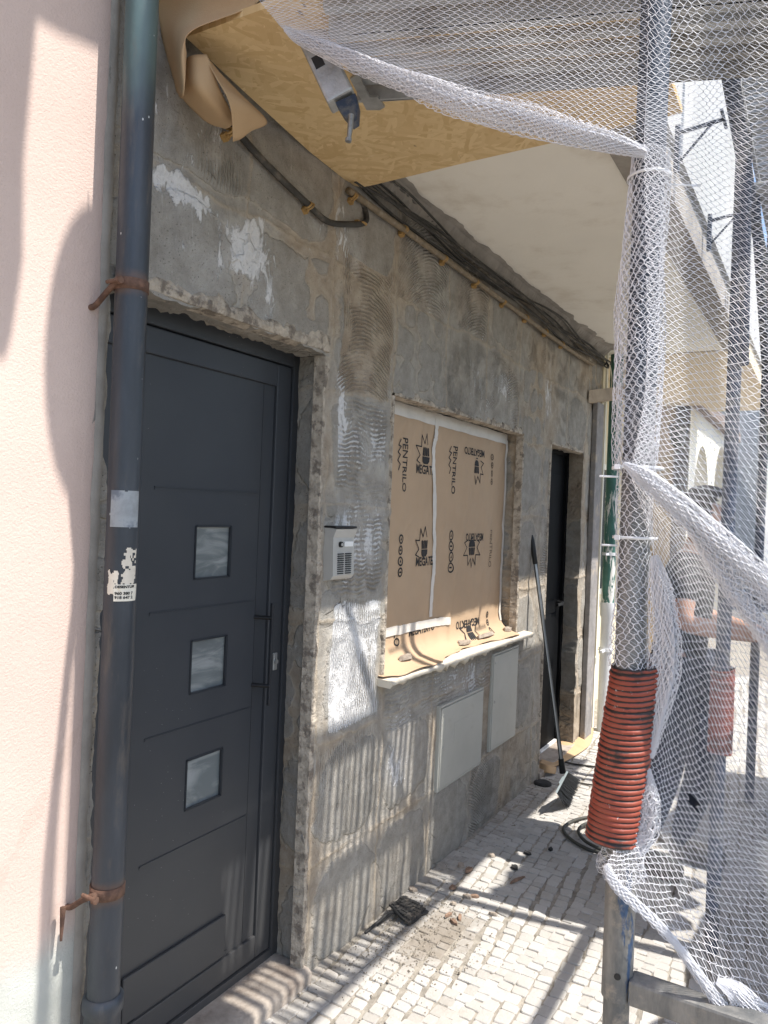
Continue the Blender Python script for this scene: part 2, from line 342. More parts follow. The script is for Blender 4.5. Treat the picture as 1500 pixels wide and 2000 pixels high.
M['brokengrey'] = mk('broom plate', (.40, .48, .50), .5, 0, .1, 9)
M['bristle'] = mk('dark bristles', (.03, .035, .042), .7, 0, .4, 60)
M['alu'] = mk('striped broom handle', (.32, .34, .36), .3, .8, .25, 5)
M['gripblack'] = mk('black plastic', (.014, .014, .014), .5)
M['skin'] = mk('worker skin', (.47, .27, .19), .55, 0, .12, 30, bump=.0006, bs=200)  # plain even skin colour
M['hair'] = mk('dark hair', (.03, .022, .017), .7, 0, .4, 60, bump=.003, bs=180)
M['shirt'] = mk('black cotton', (.012, .012, .013), .9, 0, .3, 20, (.05, .045, .04), (.6, .75), 14, .004, 30)
M['trouser'] = mk('navy work trousers', (.022, .028, .045), .9, 0, .3, 18, (.11, .10, .09), (.6, .75), 12, .004, 30)
M['shoe'] = mk('dusty black shoe', (.04, .036, .032), .8, 0, .3, 30)
M['cream'] = mk('cream house paint', (.70, .62, .44), .9, 0, .06, 3, (.6, .53, .37), (.58, .8), 3, .001, 80, .2)
M['creamlight'] = mk('pale cream trim', (.80, .76, .64), .9, 0, .05, 4)
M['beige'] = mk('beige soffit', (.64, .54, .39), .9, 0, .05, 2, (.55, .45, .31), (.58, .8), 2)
M['porchshade'] = mk('brown shaded wall', (.40, .31, .20), .9, 0, .1, 3)  # shade on the cream porch pier, put into the colour
def green_mat():
    k = NT('peeling green paint'); X, Y_, Z = k.xyz()
    c = k.mix(k.step(k.noise(8, 5), .3, .7), (.03, .105, .085), (.05, .16, .13))
    pl = k.step(k.math('ADD', k.noise(9, 6, .7, 1.0, vec=k.scaled((2.5, 2.5, .5))), k.math('MULTIPLY', Z, -.16)), .30, .36)
    c = k.mix(pl, c, (.66, .65, .62)); return k.fin(c, .45, 0, .5)
M['green'] = green_mat()
M['pvc'] = mk('grey white pvc', (.60, .61, .63), .45, 0, .06, 5)
M['timber'] = mk('weathered timber', (.36, .29, .215), .85, 0, .22, 9, (.22, .17, .12), (.55, .7), 9, .002, 90, streak=(1, .2, 1))
M['post'] = mk('grey cement board', (.25, .235, .225), .9, 0, .2, 12, (.4, .34, .27), (.55, .7), 9, .004, 60)
M['rubber'] = mk('dark rubber tile', (.035, .034, .033), .85, 0, .3, 20, (.14, .12, .10), (.55, .7), 18, .003, 90)
M['chip'] = mk('mortar chip', (.32, .27, .22), .95, 0, .3, 40, bump=.003, bs=120)
M['woodchip'] = mk('wood splinter', (.23, .15, .105), .9, 0, .3, 40)
M['dust'] = mk('fine rubble', (.25, .215, .17), .95, 0, .5, 60)
M['hose'] = mk('dark hose', (.06, .06, .052), .55, 0, .25, 20)
M['sticker'] = mk('sticker paper', (.70, .66, .56), .7, 0, .06, 20, (.62, .40, .12), (.6, .75), 14)
M['oldposter'] = mk('greyed paper remnant', (.30, .32, .33), .85, 0, .3, 16, (.14, .16, .19), (.5, .68), 16)
M['torn'] = mk('torn paper remnant', (.66, .60, .50), .9, 0, .12, 30)
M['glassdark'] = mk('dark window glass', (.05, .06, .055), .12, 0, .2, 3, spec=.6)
M['roof'] = mk('brown roof eave', (.24, .19, .16), .9, 0, .25, 10)
M['farbeige'] = mk('far beige wall', (.55, .46, .34), .9, 0, .06, 2)
M['white'] = mk('white paint', (.78, .78, .76), .6, 0, .05, 5)
M['tie'] = mk('white nylon tie', (.80, .80, .80), .4)

# ------------------------------------------------------------------ ground
g = MB(); S = 60
g.add([(-S, -S, -.035), (S, -S, -.035), (S, S, -.035), (-S, S, -.035)], [(0, 1, 2, 3)])
struct('ground', g, M['asphalt'])
g = MB(); g.add([(-3, -2.9, -.0046), (14.5, -2.9, -.0046), (14.5, 1.6, -.0046), (-3, 1.6, -.0046)], [(0, 1, 2, 3)])
struct('pavement_bed', g, M['joint'])
def cobbles():
    p = .053; vs = []; fs = []; tone = []; dirt = []
    r = random.Random(3)
    ys = np.arange(-2.35, .0, p); 
    jit = {}
    def corner(i, j, off):
        k = (round(i * 2), j)
        if k not in jit:
            jit[k] = (r.uniform(-.011, .011), r.uniform(-.008, .008))
        return jit[k]
    x0, x1 = 1.0, 9.0; nx = int((x1 - x0) / p)
    ang = .03
    for j in range(len(ys)):
        off = (j % 2) * .5; xs = []; x = x0 + r.uniform(0, p)
        while x < x1: xs.append(x); x += p * r.uniform(.72, 1.28)
        for a in range(len(xs) - 1):
            xa, xb = xs[a], xs[a + 1]; y = ys[j]
            wv = lambda xx: .016 * math.sin(xx * 2.1 + j * .35) + .012 * math.sin(xx * 5.3 + j) + ang * (xx - 3)
            gp = r.uniform(.0008, .0024); dy = r.uniform(-.005, .005); dt = r.uniform(-.09, .09)
            q = [(xa + gp, y + wv(xa) + gp), (xb - gp, y + wv(xb) + gp), (xb - gp, y + p + wv(xb) - gp), (xa + gp, y + p + wv(xa) - gp)]
            q = [(u + r.uniform(-.0032, .0032), v + dy + dt * (u - (xa + xb) / 2) + r.uniform(-.0032, .0032)) for u, v in q]
            if max(v for u, v in q) > .03: continue
            # octagon-like rounded top
            cxm = sum(u for u, v in q) / 4; cym = sum(v for u, v in q) / 4; top = []; 
            for k in range(4):
                A = q[k]; B = q[(k + 1) % 4]; Z_ = q[k - 1]; t = r.uniform(.05, .14)
                top.append((A[0] + (Z_[0] - A[0]) * t, A[1] + (Z_[1] - A[1]) * t)); top.append((A[0] + (B[0] - A[0]) * t, A[1] + (B[1] - A[1]) * t))
            h = r.uniform(-.002, .0016); tx = r.uniform(-.05, .05); ty = r.uniform(-.05, .05)
            b = len(vs)
            for (u, v) in top: vs.append((u, v, -.022))
            for (u, v) in top: vs.append((u, v, h - .003 + (u - cxm) * tx + (v - cym) * ty))
            for (u, v) in top: vs.append((cxm + (u - cxm) * .92, cym + (v - cym) * .92, h + (u - cxm) * tx + (v - cym) * ty))
            vs.append((cxm, cym, h + .001))
            for k in range(8):
                k2 = (k + 1) % 8
                fs.append((b + k, b + k2, b + 8 + k2, b + 8 + k)); fs.append((b + 8 + k, b + 8 + k2, b + 16 + k2, b + 16 + k)); fs.append((b + 16 + k, b + 16 + k2, b + 24))
            tn = min(1, max(0, r.gauss(.55, .25))); tone += [tn] * 25
            d = max(0, 1 - (-cym) / .42) * .75 if 1.9 < cxm < 4.4 else (.2 if cym > -.25 else 0)
            d2 = math.exp(-((cxm - 2.62) ** 2 / .09 + (cym + .26) ** 2 / .03)) * .9
            dirt += [max(d * .8, d2)] * 25
    me = bpy.data.meshes.new('pavement'); me.from_pydata(vs, [], fs); me.materials.append(M['cobble'])
    me.polygons.foreach_set('use_smooth', [False] * len(fs))
    for nme, dat in (('tone', tone), ('dirt', dirt)):
        at_ = me.attributes.new(nme, 'FLOAT', 'POINT'); at_.data.foreach_set('value', dat)
    o = bpy.data.objects.new('pavement', me); scn.collection.objects.link(o); o['kind'] = 'structure'
cobbles()

# ------------------------------------------------------------------ facade
house = thing('house_facade', 'grey house front stripped to bare mortar, between the pink wall and the green drainpipe', 'house', (3.4, 0.2, 0))
DX0, DX1, DZ1 = 1.22, 2.10, 2.135; WX0, WX1, WZ0, WZ1 = 2.575, 4.035, .945, 2.065; EX0, EX1, EZ1 = 4.535, 5.262, 2.065
def edge_warp(x, z):
    wx = (fbm(x, z, .16, 5) - .5) * .05 + (fbm(x, z, .03, 9) - .5) * .012
    wz = (fbm(x, z, .16, 15) - .5) * .045 + (fbm(x, z, .03, 19) - .5) * .012
    wx = wx * np.clip((z - .01) / .05, 0, 1)
    return wx, wz
def wall_fields(x, z):
    TX, TZ = .452, .415
    wxx = x + (fbm(x, z, .22, 31) - .5) * .038; wzz = z + (fbm(x, z, .22, 37) - .5) * .038
    tx = (wxx - 2.13) / TX; tz = (wzz - .37) / TZ; i = np.floor(tx).astype(int); j = np.floor(tz).astype(int); u = tx - i; v = tz - j
    h = lambda a, b, s: vnoise(a * 7.31 + .5, b * 9.17 + .5, 1.0, s) * 0 + (((a * 73856093) ^ (b * 19349663) ^ (s * 83492791)) % 1009) / 1009.
    r1 = h(i, j, 1); r2 = h(i, j, 2); r3 = h(i, j, 3)
    e = np.minimum(np.minimum(u, 1 - u) * TX, np.minimum(v, 1 - v) * TZ)
    seam = np.clip(1 - e / .016, 0, 1)
    # rounded patch inset in the tile
    a = np.abs(u - .5) * 2; b = np.abs(v - .5) * 2; se = (a ** 3.2 + b ** 3.2) ** (1 / 3.2)
    d1 = (.84 - se) * 2.4 + (fbm(x, z, .12, 41) - .5) * .95
    # several dabs
    vx = wxx / .125; vz = wzz / .13; best = np.full(x.shape, 9.)
    for da in (-1, 0, 1):
        for db in (-1, 0, 1):
            ci = np.floor(vx) + da; cj = np.floor(vz) + db
            ox = ci + .5 + (vnoise(ci * 3.3, cj * 5.7, 1., 51) - .5) * .6; oz = cj + .5 + (vnoise(ci * 4.1, cj * 2.7, 1., 57) - .5) * .6
            best = np.minimum(best, np.hypot(vx - ox, vz - oz) + (vnoise(ci * 2.3, cj * 6.1, 1., 59) - .5) * .35)
    d2 = (.46 - best) * 2.6
    dab = np.where(r1 < .60, d1, np.where(r1 < .72, d2, -1.2 + (fbm(x, z, .2, 61) - .35) * 2.0))
    inside = np.clip(e / .03, 0, 1)
    cv = np.where((r1 >= .72) & (r2 < .6), .8, 0.) ; ca = np.where((r1 >= .72) & (r2 >= .6), .8, 0.)
    cv = np.where((r1 < .52) & (r3 < .22), .55, cv)
    patch = np.clip((fbm(x, z, .22, 71) - .40) * 8, 0, 1) * inside
    cv = cv * patch; ca = ca * patch; ch = np.zeros_like(x)
    white = (fbm(x, z, .5, 81) - .52) * 1.2 + (r2 - .62) * .3
    brown = (fbm(x, z, .7, 91) - .5) * 1.6 + .30 + np.clip((x - 2.6) * .13, 0, .25)
    def blob(x0, z0, sx, sz): return np.exp(-(((x - x0) / sx) ** 2 + ((z - z0) / sz) ** 2))
    def rect(x0, x1, z0, z1, f=.02): return np.clip((x - x0) / f, 0, 1) * np.clip((x1 - x) / f, 0, 1) * np.clip((z - z0) / f, 0, 1) * np.clip((z1 - z) / f, 0, 1)
    # white pier between door and window
    q = rect(2.19, 2.55, 1.28, 2.02); ch = np.maximum(ch, q * np.clip((fbm(x, z, .16, 101) - .3) * 6, 0, 1)); cv *= 1 - q; ca *= 1 - q; dab = np.where(q > .5, dab - 1.4, dab)
    white += q * (.16 + .42 * np.exp(-((z - 1.5) / .16) ** 2) + .28 * np.exp(-((z - 1.83) / .09) ** 2)); brown -= q * .9
    q = rect(2.20, 2.555, .80, 1.28); cv = np.maximum(cv * (1 - q), q * .95); ca *= 1 - q; white += q * .85; brown -= q * 1.0; dab = np.where(q > .5, -1.2, dab)
    q = rect(2.19, 2.56, 2.02, 2.50); ca = np.maximum(ca * (1 - q), q * .9); cv *= 1 - q; dab = np.where(q > .5, -1.2, dab); brown += q * .25
    q = rect(2.18, 2.255, 2.15, 2.62); cv = np.maximum(cv, q); ca *= 1 - q
    # smooth cement at the top left with drips and smears
    q = rect(1.1, 2.1, 2.47, 3.0, .05); dab = dab * (1 - q) + q * .5; cv *= 1 - q; ca *= 1 - q
    q = rect(1.28, 1.66, 2.47, 2.75, .03); cv = np.maximum(cv, q * np.clip((fbm(x, z * .3, .1, 111) - .45) * 6, 0, 1) * .8); white += q * .14
    q = rect(1.26, 1.64, 2.44, 2.74, .06); white += q * (.30 + .9 * (fbm(x, z * .18, .035, 161) - .5) * 2); white += .55 * blob(1.40, 2.43, .16, .05) + .35 * blob(1.44, 2.27, .06, .12)
    white += .95 * blob(1.68, 2.34, .085, .10) + .5 * blob(1.80, 2.24, .035, .08) + .5 * blob(1.47, 2.40, .12, .05) + .45 * blob(1.56, 2.26, .07, .09)
    q = rect(1.95, 2.13, 2.2, 2.45, .04); dab = np.where(q > .5, d2, dab)
    q = rect(1.2, 1.95, 2.13, 2.42, .04); dab = np.where(q > .5, np.maximum(dab, (fbm(x, z, .2, 121) - .42) * 5), dab)
    # under the sill: long horizontal streaks
    q = rect(2.6, 3.7, .70, .90, .03); cv *= 1 - q; ca *= 1 - q; ch = np.maximum(ch, q * .55 * np.clip((fbm(x, z, .2, 131) - .35) * 6, 0, 1)); white += q * .25; dab = np.where(q > .5, -.3, dab); brown -= q * .4
    q = rect(2.15, 3.1, .37, .72, .04); white += q * .22; cv = np.maximum(cv, q * .6 * np.clip((fbm(x, z, .2, 137) - .42) * 6, 0, 1)); brown -= q * .15
    q = rect(2.12, 3.9, 0, .36, .03); dab = np.where(q > .5, np.maximum(d1, dab), dab)
    white += .45 * blob(2.2, 1.95, .05, .2) + .4 * blob(2.05, 2.55, .2, .12) + .4 * blob(3.0, 2.3, .05, .3) + .45 * blob(4.45, 2.4, .1, .2) + .4 * blob(2.7, .55, .12, .1) + .4 * blob(2.9, .2, .15, .1) + .35 * blob(2.3, .2, .1, .15) + .4 * blob(4.25, .6, .1, .3)
    white += .4 * blob(3.35, 2.3, .10, .22) + .5 * blob(3.75, 2.3, .16, .10) + .35 * blob(2.85, 2.45, .06, .2) + .3 * blob(4.3, 1.05, .12, .2)
    q = rect(4.05, 4.53, .0, 2.0, .05); brown -= q * .12
    low = np.clip(1 - z / .18, 0, 1); white += low * .12; brown -= low * .3
    # relief towards the street (-y)
    dep = .0055 * np.clip(dab * 3 + .3, 0, 1) + .004 * seam * (1 - np.clip(dab, 0, 1)) + (fbm(x, z, .35, 141) - .5) * .014 + (fbm(x, z, .05, 147) - .5) * .006
    return dict(dab=dab, comb_v=cv, comb_h=ch, comb_a=ca, white=white, seam=seam, brown=brown), dep
def set_fields(me, x, z):
    F, _ = wall_fields(x, z)
    for n, d in F.items():
        a_ = me.attributes.new(n, 'FLOAT', 'POINT'); a_.data.foreach_set('value', np.ascontiguousarray(d, dtype=np.float32))
def axis(br, st):
    out = []
    for a, b in zip(br[:-1], br[1:]): out += list(np.linspace(a, b, max(2, int(round((b - a) / st))) + 1)[:-1])
    return np.array(out + [br[-1]])
WEND = 5.66
xs = axis([1.188, DX0, DX1, WX0, WX1, EX0, EX1, WEND], .0115); zs = axis([-.03, 0, WZ0, EZ1, DZ1, 2.90], .0115)
XX, ZZ = np.meshgrid(xs, zs); wx_, wz_ = edge_warp(XX, ZZ); F_, dep_ = wall_fields(XX.ravel(), ZZ.ravel())
V = np.stack([(XX + wx_).ravel(), -dep_, (ZZ + wz_).ravel()], 1)
C = len(xs); R_ = len(zs)
xm = (xs[:-1] + xs[1:]) / 2; zm = (zs[:-1] + zs[1:]) / 2; xmm, zmm = np.meshgrid(xm, zm)
hole = ((xmm > DX0) & (xmm < DX1) & (zmm < DZ1)) | ((xmm > WX0) & (xmm < WX1) & (zmm > WZ0) & (zmm < WZ1)) | ((xmm > EX0) & (xmm < EX1) & (zmm < EZ1))
ii, jj = np.nonzero(~hole); fcs = np.stack([ii * C + jj, ii * C + jj + 1, (ii + 1) * C + jj + 1, (ii + 1) * C + jj], 1)
me = bpy.data.meshes.new('wall'); me.from_pydata(V.tolist(), [], fcs.tolist()); me.materials.append(M['mortar'])
me.polygons.foreach_set('use_smooth', [True] * len(fcs))
set_fields(me, XX.ravel(), ZZ.ravel())
wall = bpy.data.objects.new('wall', me); scn.collection.objects.link(wall); wall.parent = house; wall.matrix_parent_inverse = Matrix.Translation(house.location).inverted()
def reveal(name, pts, depth, rough=1.0, drift=(0, 0)):
    """strip from the opening's front edge back into the wall"""
    n = 9; P = np.array(pts); wx, wz = edge_warp(P[:, 0], P[:, 1]); _, dp = wall_fields(P[:, 0], P[:, 1]); vs = []; fl = []
    for k in range(n):
        t = k / (n - 1); nz = (fbm(P[:, 0] * 3 + P[:, 1] * 3, np.full(len(P), t * .14), .05, 201) - .5) * .035 * math.sin(math.pi * min(1, t * 1.0)) * rough
        for m in range(len(P)):
            f = 1 - t * .7
            sgn = drift[2] if len(drift) > 2 else 0
            vs.append((P[m, 0] + wx[m] * f + drift[0] * t + nz[m] * (1 if drift[0] or sgn else 0), -dp[m] * (1 - t) + depth * t, P[m, 1] + wz[m] * f + drift[1] * t + (nz[m] if not (drift[0] or sgn) else 0)))
            fl.append((P[m, 0] + depth * t + 6.2, P[m, 1] + t * depth * .1))
    L = len(P); fs = [(k * L + m, k * L + m + 1, (k + 1) * L + m + 1, (k + 1) * L + m) for k in range(n - 1) for m in range(L - 1)]
    me = bpy.data.meshes.new(name); me.from_pydata(vs, [], fs); me.materials.append(M['mortar']); me.polygons.foreach_set('use_smooth', [True] * len(fs))
    fl = np.array(fl); set_fields(me, fl[:, 0], fl[:, 1])
    o = bpy.data.objects.new(name, me); scn.collection.objects.link(o); o.parent = house; o.matrix_parent_inverse = Matrix.Translation(house.location).inverted(); return o
zr = lambda a, b: [z for z in zs if a - 1e-6 <= z <= b + 1e-6]; xr = lambda a, b: [x for x in xs if a - 1e-6 <= x <= b + 1e-6]
reveal('door_jamb', [(DX1, z) for z in zr(0, DZ1)], .16, .45, (.03, 0, 1)); reveal('door_jamb', [(DX0, z) for z in zr(0, DZ1)], .16, 1, (-.0, 0, 1)); reveal('door_head', [(x, DZ1) for x in xr(DX0, DX1)], .16)
reveal('window_jamb', [(WX1, z) for z in zr(WZ0, WZ1)], .14, 1, (.0, 0, 1)); reveal('window_jamb', [(WX0, z) for z in zr(WZ0, WZ1)], .14, .4, (0, 0, 1))
reveal('window_head', [(x, WZ1) for x in xr(WX0, WX1)], .14, .5); reveal('window_bed', [(x, WZ0) for x in xr(WX0, WX1)], .14, .3)
reveal('door_jamb', [(EX1, z) for z in zr(0, EZ1)], .16, .7, (.03, 0, 1)); reveal('door_jamb', [(EX0, z) for z in zr(0, EZ1)], .16, 1, (0, 0, 1)); reveal('door_head', [(x, EZ1) for x in xr(EX0, EX1)], .16)
def bead(name, pts, wdir, w0, w1, m, y0=-.004, dep=.012, seed=1, gap=.0):
    r_ = random.Random(seed); mb_ = MB(); G_ = []
    for k_, (x, z) in enumerate(pts):
        n1 = float(fbm(np.array([x * 1.0 + z]), np.array([seed * 3.1]), .07, seed)) - .5; n2_ = float(fbm(np.array([x + z]), np.array([seed * 5.7]), .022, seed + 3)) - .5; n3_ = float(fbm(np.array([x + z]), np.array([seed * 7.7]), .2, seed + 5)) - .5
        a = max(.0015, w0 + (w1 - w0) * (.36 + 1.7 * n1 + 1.5 * n3_) + .016 * n2_); dd = dep * .7 * (1 + 1.1 * n2_ + n3_); e = .004 * n2_ + .004 * n1
        G_.append([(x + wdir[0] * t + (wdir[1] != 0) * 0, yy, z + wdir[1] * t) for t, yy in ((-.012 + e, .03), (-.006 + e, y0 - dd * .75), (a * .3, y0 - dd * (1 + n2_)), (a * .75, y0 - dd * (.8 - n2_)), (a, y0 - dd * .25), (a + .006, .004))])
    mb_.grid(G_, False); return mb_.build(name, M[m], house)
M['beadmat'] = mk('pale ragged mortar', (.43, .375, .305), .95, 0, .28, 30, (.20, .17, .14), (.48, .62), 26, .006, 110, .1)
bead('lintel_mortar', [(DX0 + k * .008, DZ1 + .004) for k in range(int((DX1 - DX0 + .03) / .008))], (0, 1), .012, .058, 'beadmat', seed=3, dep=.014)
bead('jamb_mortar', [(DX1 - .002, k * .008) for k in range(4, int(2.13 / .008))], (1, 0), .0, .034, 'beadmat', seed=5, dep=.010)
bead('lintel_mortar', [(WX0 + k * .008, WZ1 + .002) for k in range(int((WX1 - WX0) / .008))], (0, 1), .0, .034, 'beadmat', seed=7, dep=.007)
bead('jamb_mortar', [(WX0 + .0, WZ0 + k * .008) for k in range(int((WZ1 - WZ0) / .008))], (-1, 0), .002, .018, 'beadmat', seed=8, dep=.006)
bead('jamb_mortar', [(WX1 - .002, WZ0 + k * .008) for k in range(int((WZ1 - WZ0) / .008))], (1, 0), .0, .036, 'beadmat', seed=9, dep=.010)
bead('lintel_mortar', [(EX0 + k * .008, EZ1 + .002) for k in range(int((EX1 - EX0) / .008))], (0, 1), .006, .03, 'beadmat', seed=11, dep=.007)
bead('jamb_mortar', [(EX0 + .0, k * .008) for k in range(4, int(EZ1 / .008))], (-1, 0), .003, .02, 'beadmat', seed=12, dep=.006)
# backing wall body so nothing shines through
b = MB(); b.box((.2, .30, -.03), (WEND, .6, 3.2)); b.box((1.1, .02, 2.2), (WEND, .29, 3.2)); b.box((WEND - .03, .012, -.03), (WEND, .29, 2.19)); b.build('wall_core', M['mortar'], house)
# balcony soffit
b = MB(); b.box((1.272, -.80, 2.868), (5.93, .02, 3.02)); b.build('balcony_soffit', M['plaster'], house)
b = MB(); b.box((1.272, -.93, 2.855), (5.93, -.802, 3.02)); b.build('drip_edge', M['drip'], house)
b = MB(); b.box((1.272, -.95, 3.021), (5.93, .3, 4.1)); b.build('balcony_parapet', M['whitewall'], house)
for px, py, lb in ((1322, 262, 'white clothes line bracket on the balcony front, nearest the camera'), (1385, 432, 'white clothes line bracket on the balcony front, farther along')):
    p = onY(px, py, -.955); mb = MB(); mb.tube([p + Vector((0, .006, 0)), p + Vector((0, -.16, .02))], .008, 8); mb.tube([p + Vector((0, .0, -.12)), p + Vector((0, -.12, .012))], .005, 6); mb.box(p + Vector((-.012, -.012, -.14)), p + Vector((.012, .006, .03))); mb.tube([p + Vector((-.07, -.16, .02)), p + Vector((.07, -.16, .02))], .006, 6)
    tag(mb.build('line_bracket', M['pole'], None), lb, 'bracket', 'clothes line brackets on the balcony')
# ragged mortar strip where the wall meets the soffit
mb = MB(); r = random.Random(5); G = []
for k in range(220):
    x = 2.3 + k * (3.36 / 219); a = .035 + .03 * r.random() + .03 * fbm(np.array([x]), np.array([0.]), .2, 7)[0]
    o_ = .012 + .05 * fbm(np.array([x]), np.array([3.]), .15, 8)[0] + (.10 * max(0, (x - 4.3) / 1.3) * fbm(np.array([x]), np.array([9.]), .1, 12)[0])
    G.append([(x, -.006, 2.868 - a), (x, -.014 - .012 * r.random(), 2.85 - a * .4), (x, -.018 - .5 * o_, 2.858 + .004 * r.random()), (x, -o_ - .02, 2.8665)])
mb.grid(G, False); mb.build('mortar_fillet', M['drip'], house)
# stone sill of the window lies under the paper
mb = MB(); G = []
for k in range(90):
    x = 2.545 + k * (1.63 / 89); n = fbm(np.array([x]), np.array([1.]), .06, 3)[0] - .5; n2 = fbm(np.array([x]), np.array([5.]), .03, 4)[0] - .5
    G.append([(x, .075, .958), (x, -.03, .950), (x, -.060 + n * .014, .945 + n2 * .008), (x, -.066 + n * .018, .936 + n2 * .014), (x, -.055 + n * .016, .926 - max(0, n2 - .05) * .12), (x, -.005, .922)])
mb.grid(G); 
mb.prism([G[0][i] for i in range(6)], (-.002, 0, 0)); mb.prism([G[-1][i] for i in range(6)], (.002, 0, 0))
mb.build('window_sill', M['sillstone'], house)

# ------------------------------------------------------------------ pink neighbour house
ph = thing('pink_house', 'pink rendered house wall with a pale green grey base at the left', 'house', (0, 0, 0))
mb = MB(); mb.box((-3.5, -.004, -.03), (1.185, .29, 6.0)); mb.build('wall', M['pink'], ph)
mb = MB(); G = []
for k in range(240):
    z = k * .0125; n = fbm(np.array([z]), np.array([1.]), .1, 33)[0] - .5; n2 = fbm(np.array([z]), np.array([4.]), .05, 35)[0] - .5
    G.append([(1.181 + n * .010, -.005, z), (1.190 + n * .01, -.010 + n2 * .004, z), (1.202 + n2 * .01, -.010, z), (1.214 + n * .01, .004, z)])
mb.grid(G); mb.build('mortar_joint', M['drip'], ph)

# ------------------------------------------------------------------ drainpipe
PX, PY = 1.200, -.090; PR = .0365
dp = thing('drainpipe', 'dark slate drainpipe with rusty clamps and torn stickers at the pink wall corner', 'drainpipe', (PX, PY, 0))
mb = MB(); mb.tube([(PX, PY, .40), (PX + .003, PY, 1.2), (PX, PY, 2.2), (PX - .004, PY, 3.3)], PR, 28); mb.build('pipe', M['pipe'], dp)
mb = MB(); mb.tube([(PX, PY, -.02), (PX, PY, .428), (PX, PY, .433), (PX, PY, .462), (PX, PY, .468)], [PR + .004, PR + .004, PR + .009, PR + .009, PR + .001], 28); mb.build('pipe_socket', M['pipe'], dp)
ZC = (onY(240, 545, PY - .03).z, onY(200, 1757, PY - .03).z)
for z0, tl in ((ZC[0], .0), (ZC[1], .06)):
    mb = MB(); mb.tube([(PX, PY, z0 - .013), (PX, PY, z0 - .0125), (PX, PY, z0 + .0125), (PX, PY, z0 + .013)], [PR + .0005, PR + .0025, PR + .0025, PR + .0005], 28, cap=False)
    cl = mb.build('clamp', M['rust'], dp)
    mb = MB(); mb.tube(sweep([(PX - PR, PY - .004, z0), (PX - PR - .006, PY - .004, z0 + .002), (PX - PR - .004, -.055, z0 - .02), (PX - PR - .004, -.02, z0 - .045), (PX - PR - .006, .0, z0 - .05)], 5), .007, 8)
    mb.tube([(PX - PR - .014, PY - .02, z0), (PX - PR - .014, PY + .022, z0)], .005, 6); mb.tube([(PX - PR - .014, PY - .024, z0), (PX - PR - .014, PY - .015, z0)], .009, 6)
    if tl: mb.tube([(PX - PR - .035, -.03, z0 - .03), (PX - PR - .037, -.03, z0 - .105)], [.007, .003], 6)
    mb.build('clamp_bracket', M['rust'], cl)
def on_pipe(s, z, r): # s = arc metres measured from the side facing the camera
    th = math.atan2(CAM.y - PY, CAM.x - PX) + s / PR
    return Vector((PX + math.cos(th) * r, PY + math.sin(th) * r, z))
def pipe_patch(name, m, s0, s1, z0, z1, rag, r, seed, parent, holes=0):
    ns, nz = 26, 34; vs = []; fs = []
    for i in range(nz + 1):
        for j in range(ns + 1):
            vs.append(on_pipe(s0 + (s1 - s0) * j / ns, z0 + (z1 - z0) * i / nz, r))
    for i in range(nz):
        for j in range(ns):
            u = (j + .5) / ns; v = (i + .5) / nz; e = min(u, 1 - u, v, 1 - v)
            nn = float(vnoise(np.array([u * 5 + seed]), np.array([v * 7.]), 1., seed)); n3 = float(vnoise(np.array([u * 13 + seed]), np.array([v * 17.]), 1., seed + 1))
            if rag and e < rag * (nn * .7 + n3 * .5) : continue
            if holes and nn * .6 + n3 * .4 > holes: continue
            a = i * (ns + 1) + j; fs.append((a, a + 1, a + ns + 2, a + ns + 1))
    mb = MB(); mb.add(vs, fs, True); return mb.build(name, m, parent)
pz = lambda py: onY(232, py, PY - .03).z
pipe_patch('paper_remnant', M['oldposter'], -.031, .05, pz(1032), pz(955), .05, PR + .0006, 3, dp)
pipe_patch('torn_paper', M['torn'], -.004, .05, pz(1150), pz(1062), .22, PR + .0006, 5, dp, .62)
pipe_patch('torn_paper', M['torn'], -.032, .0, pz(1175), pz(1105), .3, PR + .0005, 8, dp, .70)
st = pipe_patch('sticker', M['sticker'], -.012, .055, pz(1175), pz(1142), 0, PR + .0011, 9, dp)
def text_mesh(txt, size, sx=1.0, bold=0.0):
    cu = bpy.data.curves.new('t', 'FONT'); cu.body = txt; cu.size = size; cu.align_x = 'LEFT'; cu.align_y = 'BOTTOM_BASELINE' if False else 'TOP_BASELINE'; cu.resolution_u = 3; cu.offset = bold
    o = bpy.data.objects.new('t', cu); scn.collection.objects.link(o); dg = bpy.context.evaluated_depsgraph_get(); dg.update()
    me = bpy.data.meshes.new_from_object(o.evaluated_get(dg)); bpy.data.objects.remove(o); bpy.data.curves.remove(cu)
    vs = [(v.co.x * sx, v.co.y) for v in me.vertices]; fs = [tuple(p.vertices) for p in me.polygons]; bpy.data.meshes.remove(me); return vs, fs
mb = MB()
for txt, z, sz in (('DESENTUPI', pz(1149), .0078), ('960 380 7', pz(1162), .0088), ('918 647 2', pz(1170), .0088)):
    vs, fs = text_mesh(txt, sz, 1.15, .0004); mb.add([on_pipe(-.010 + x, z + y, PR + .0016) for x, y in vs], fs)
mb.build('printed_text', M['ink'], st, fix=False)

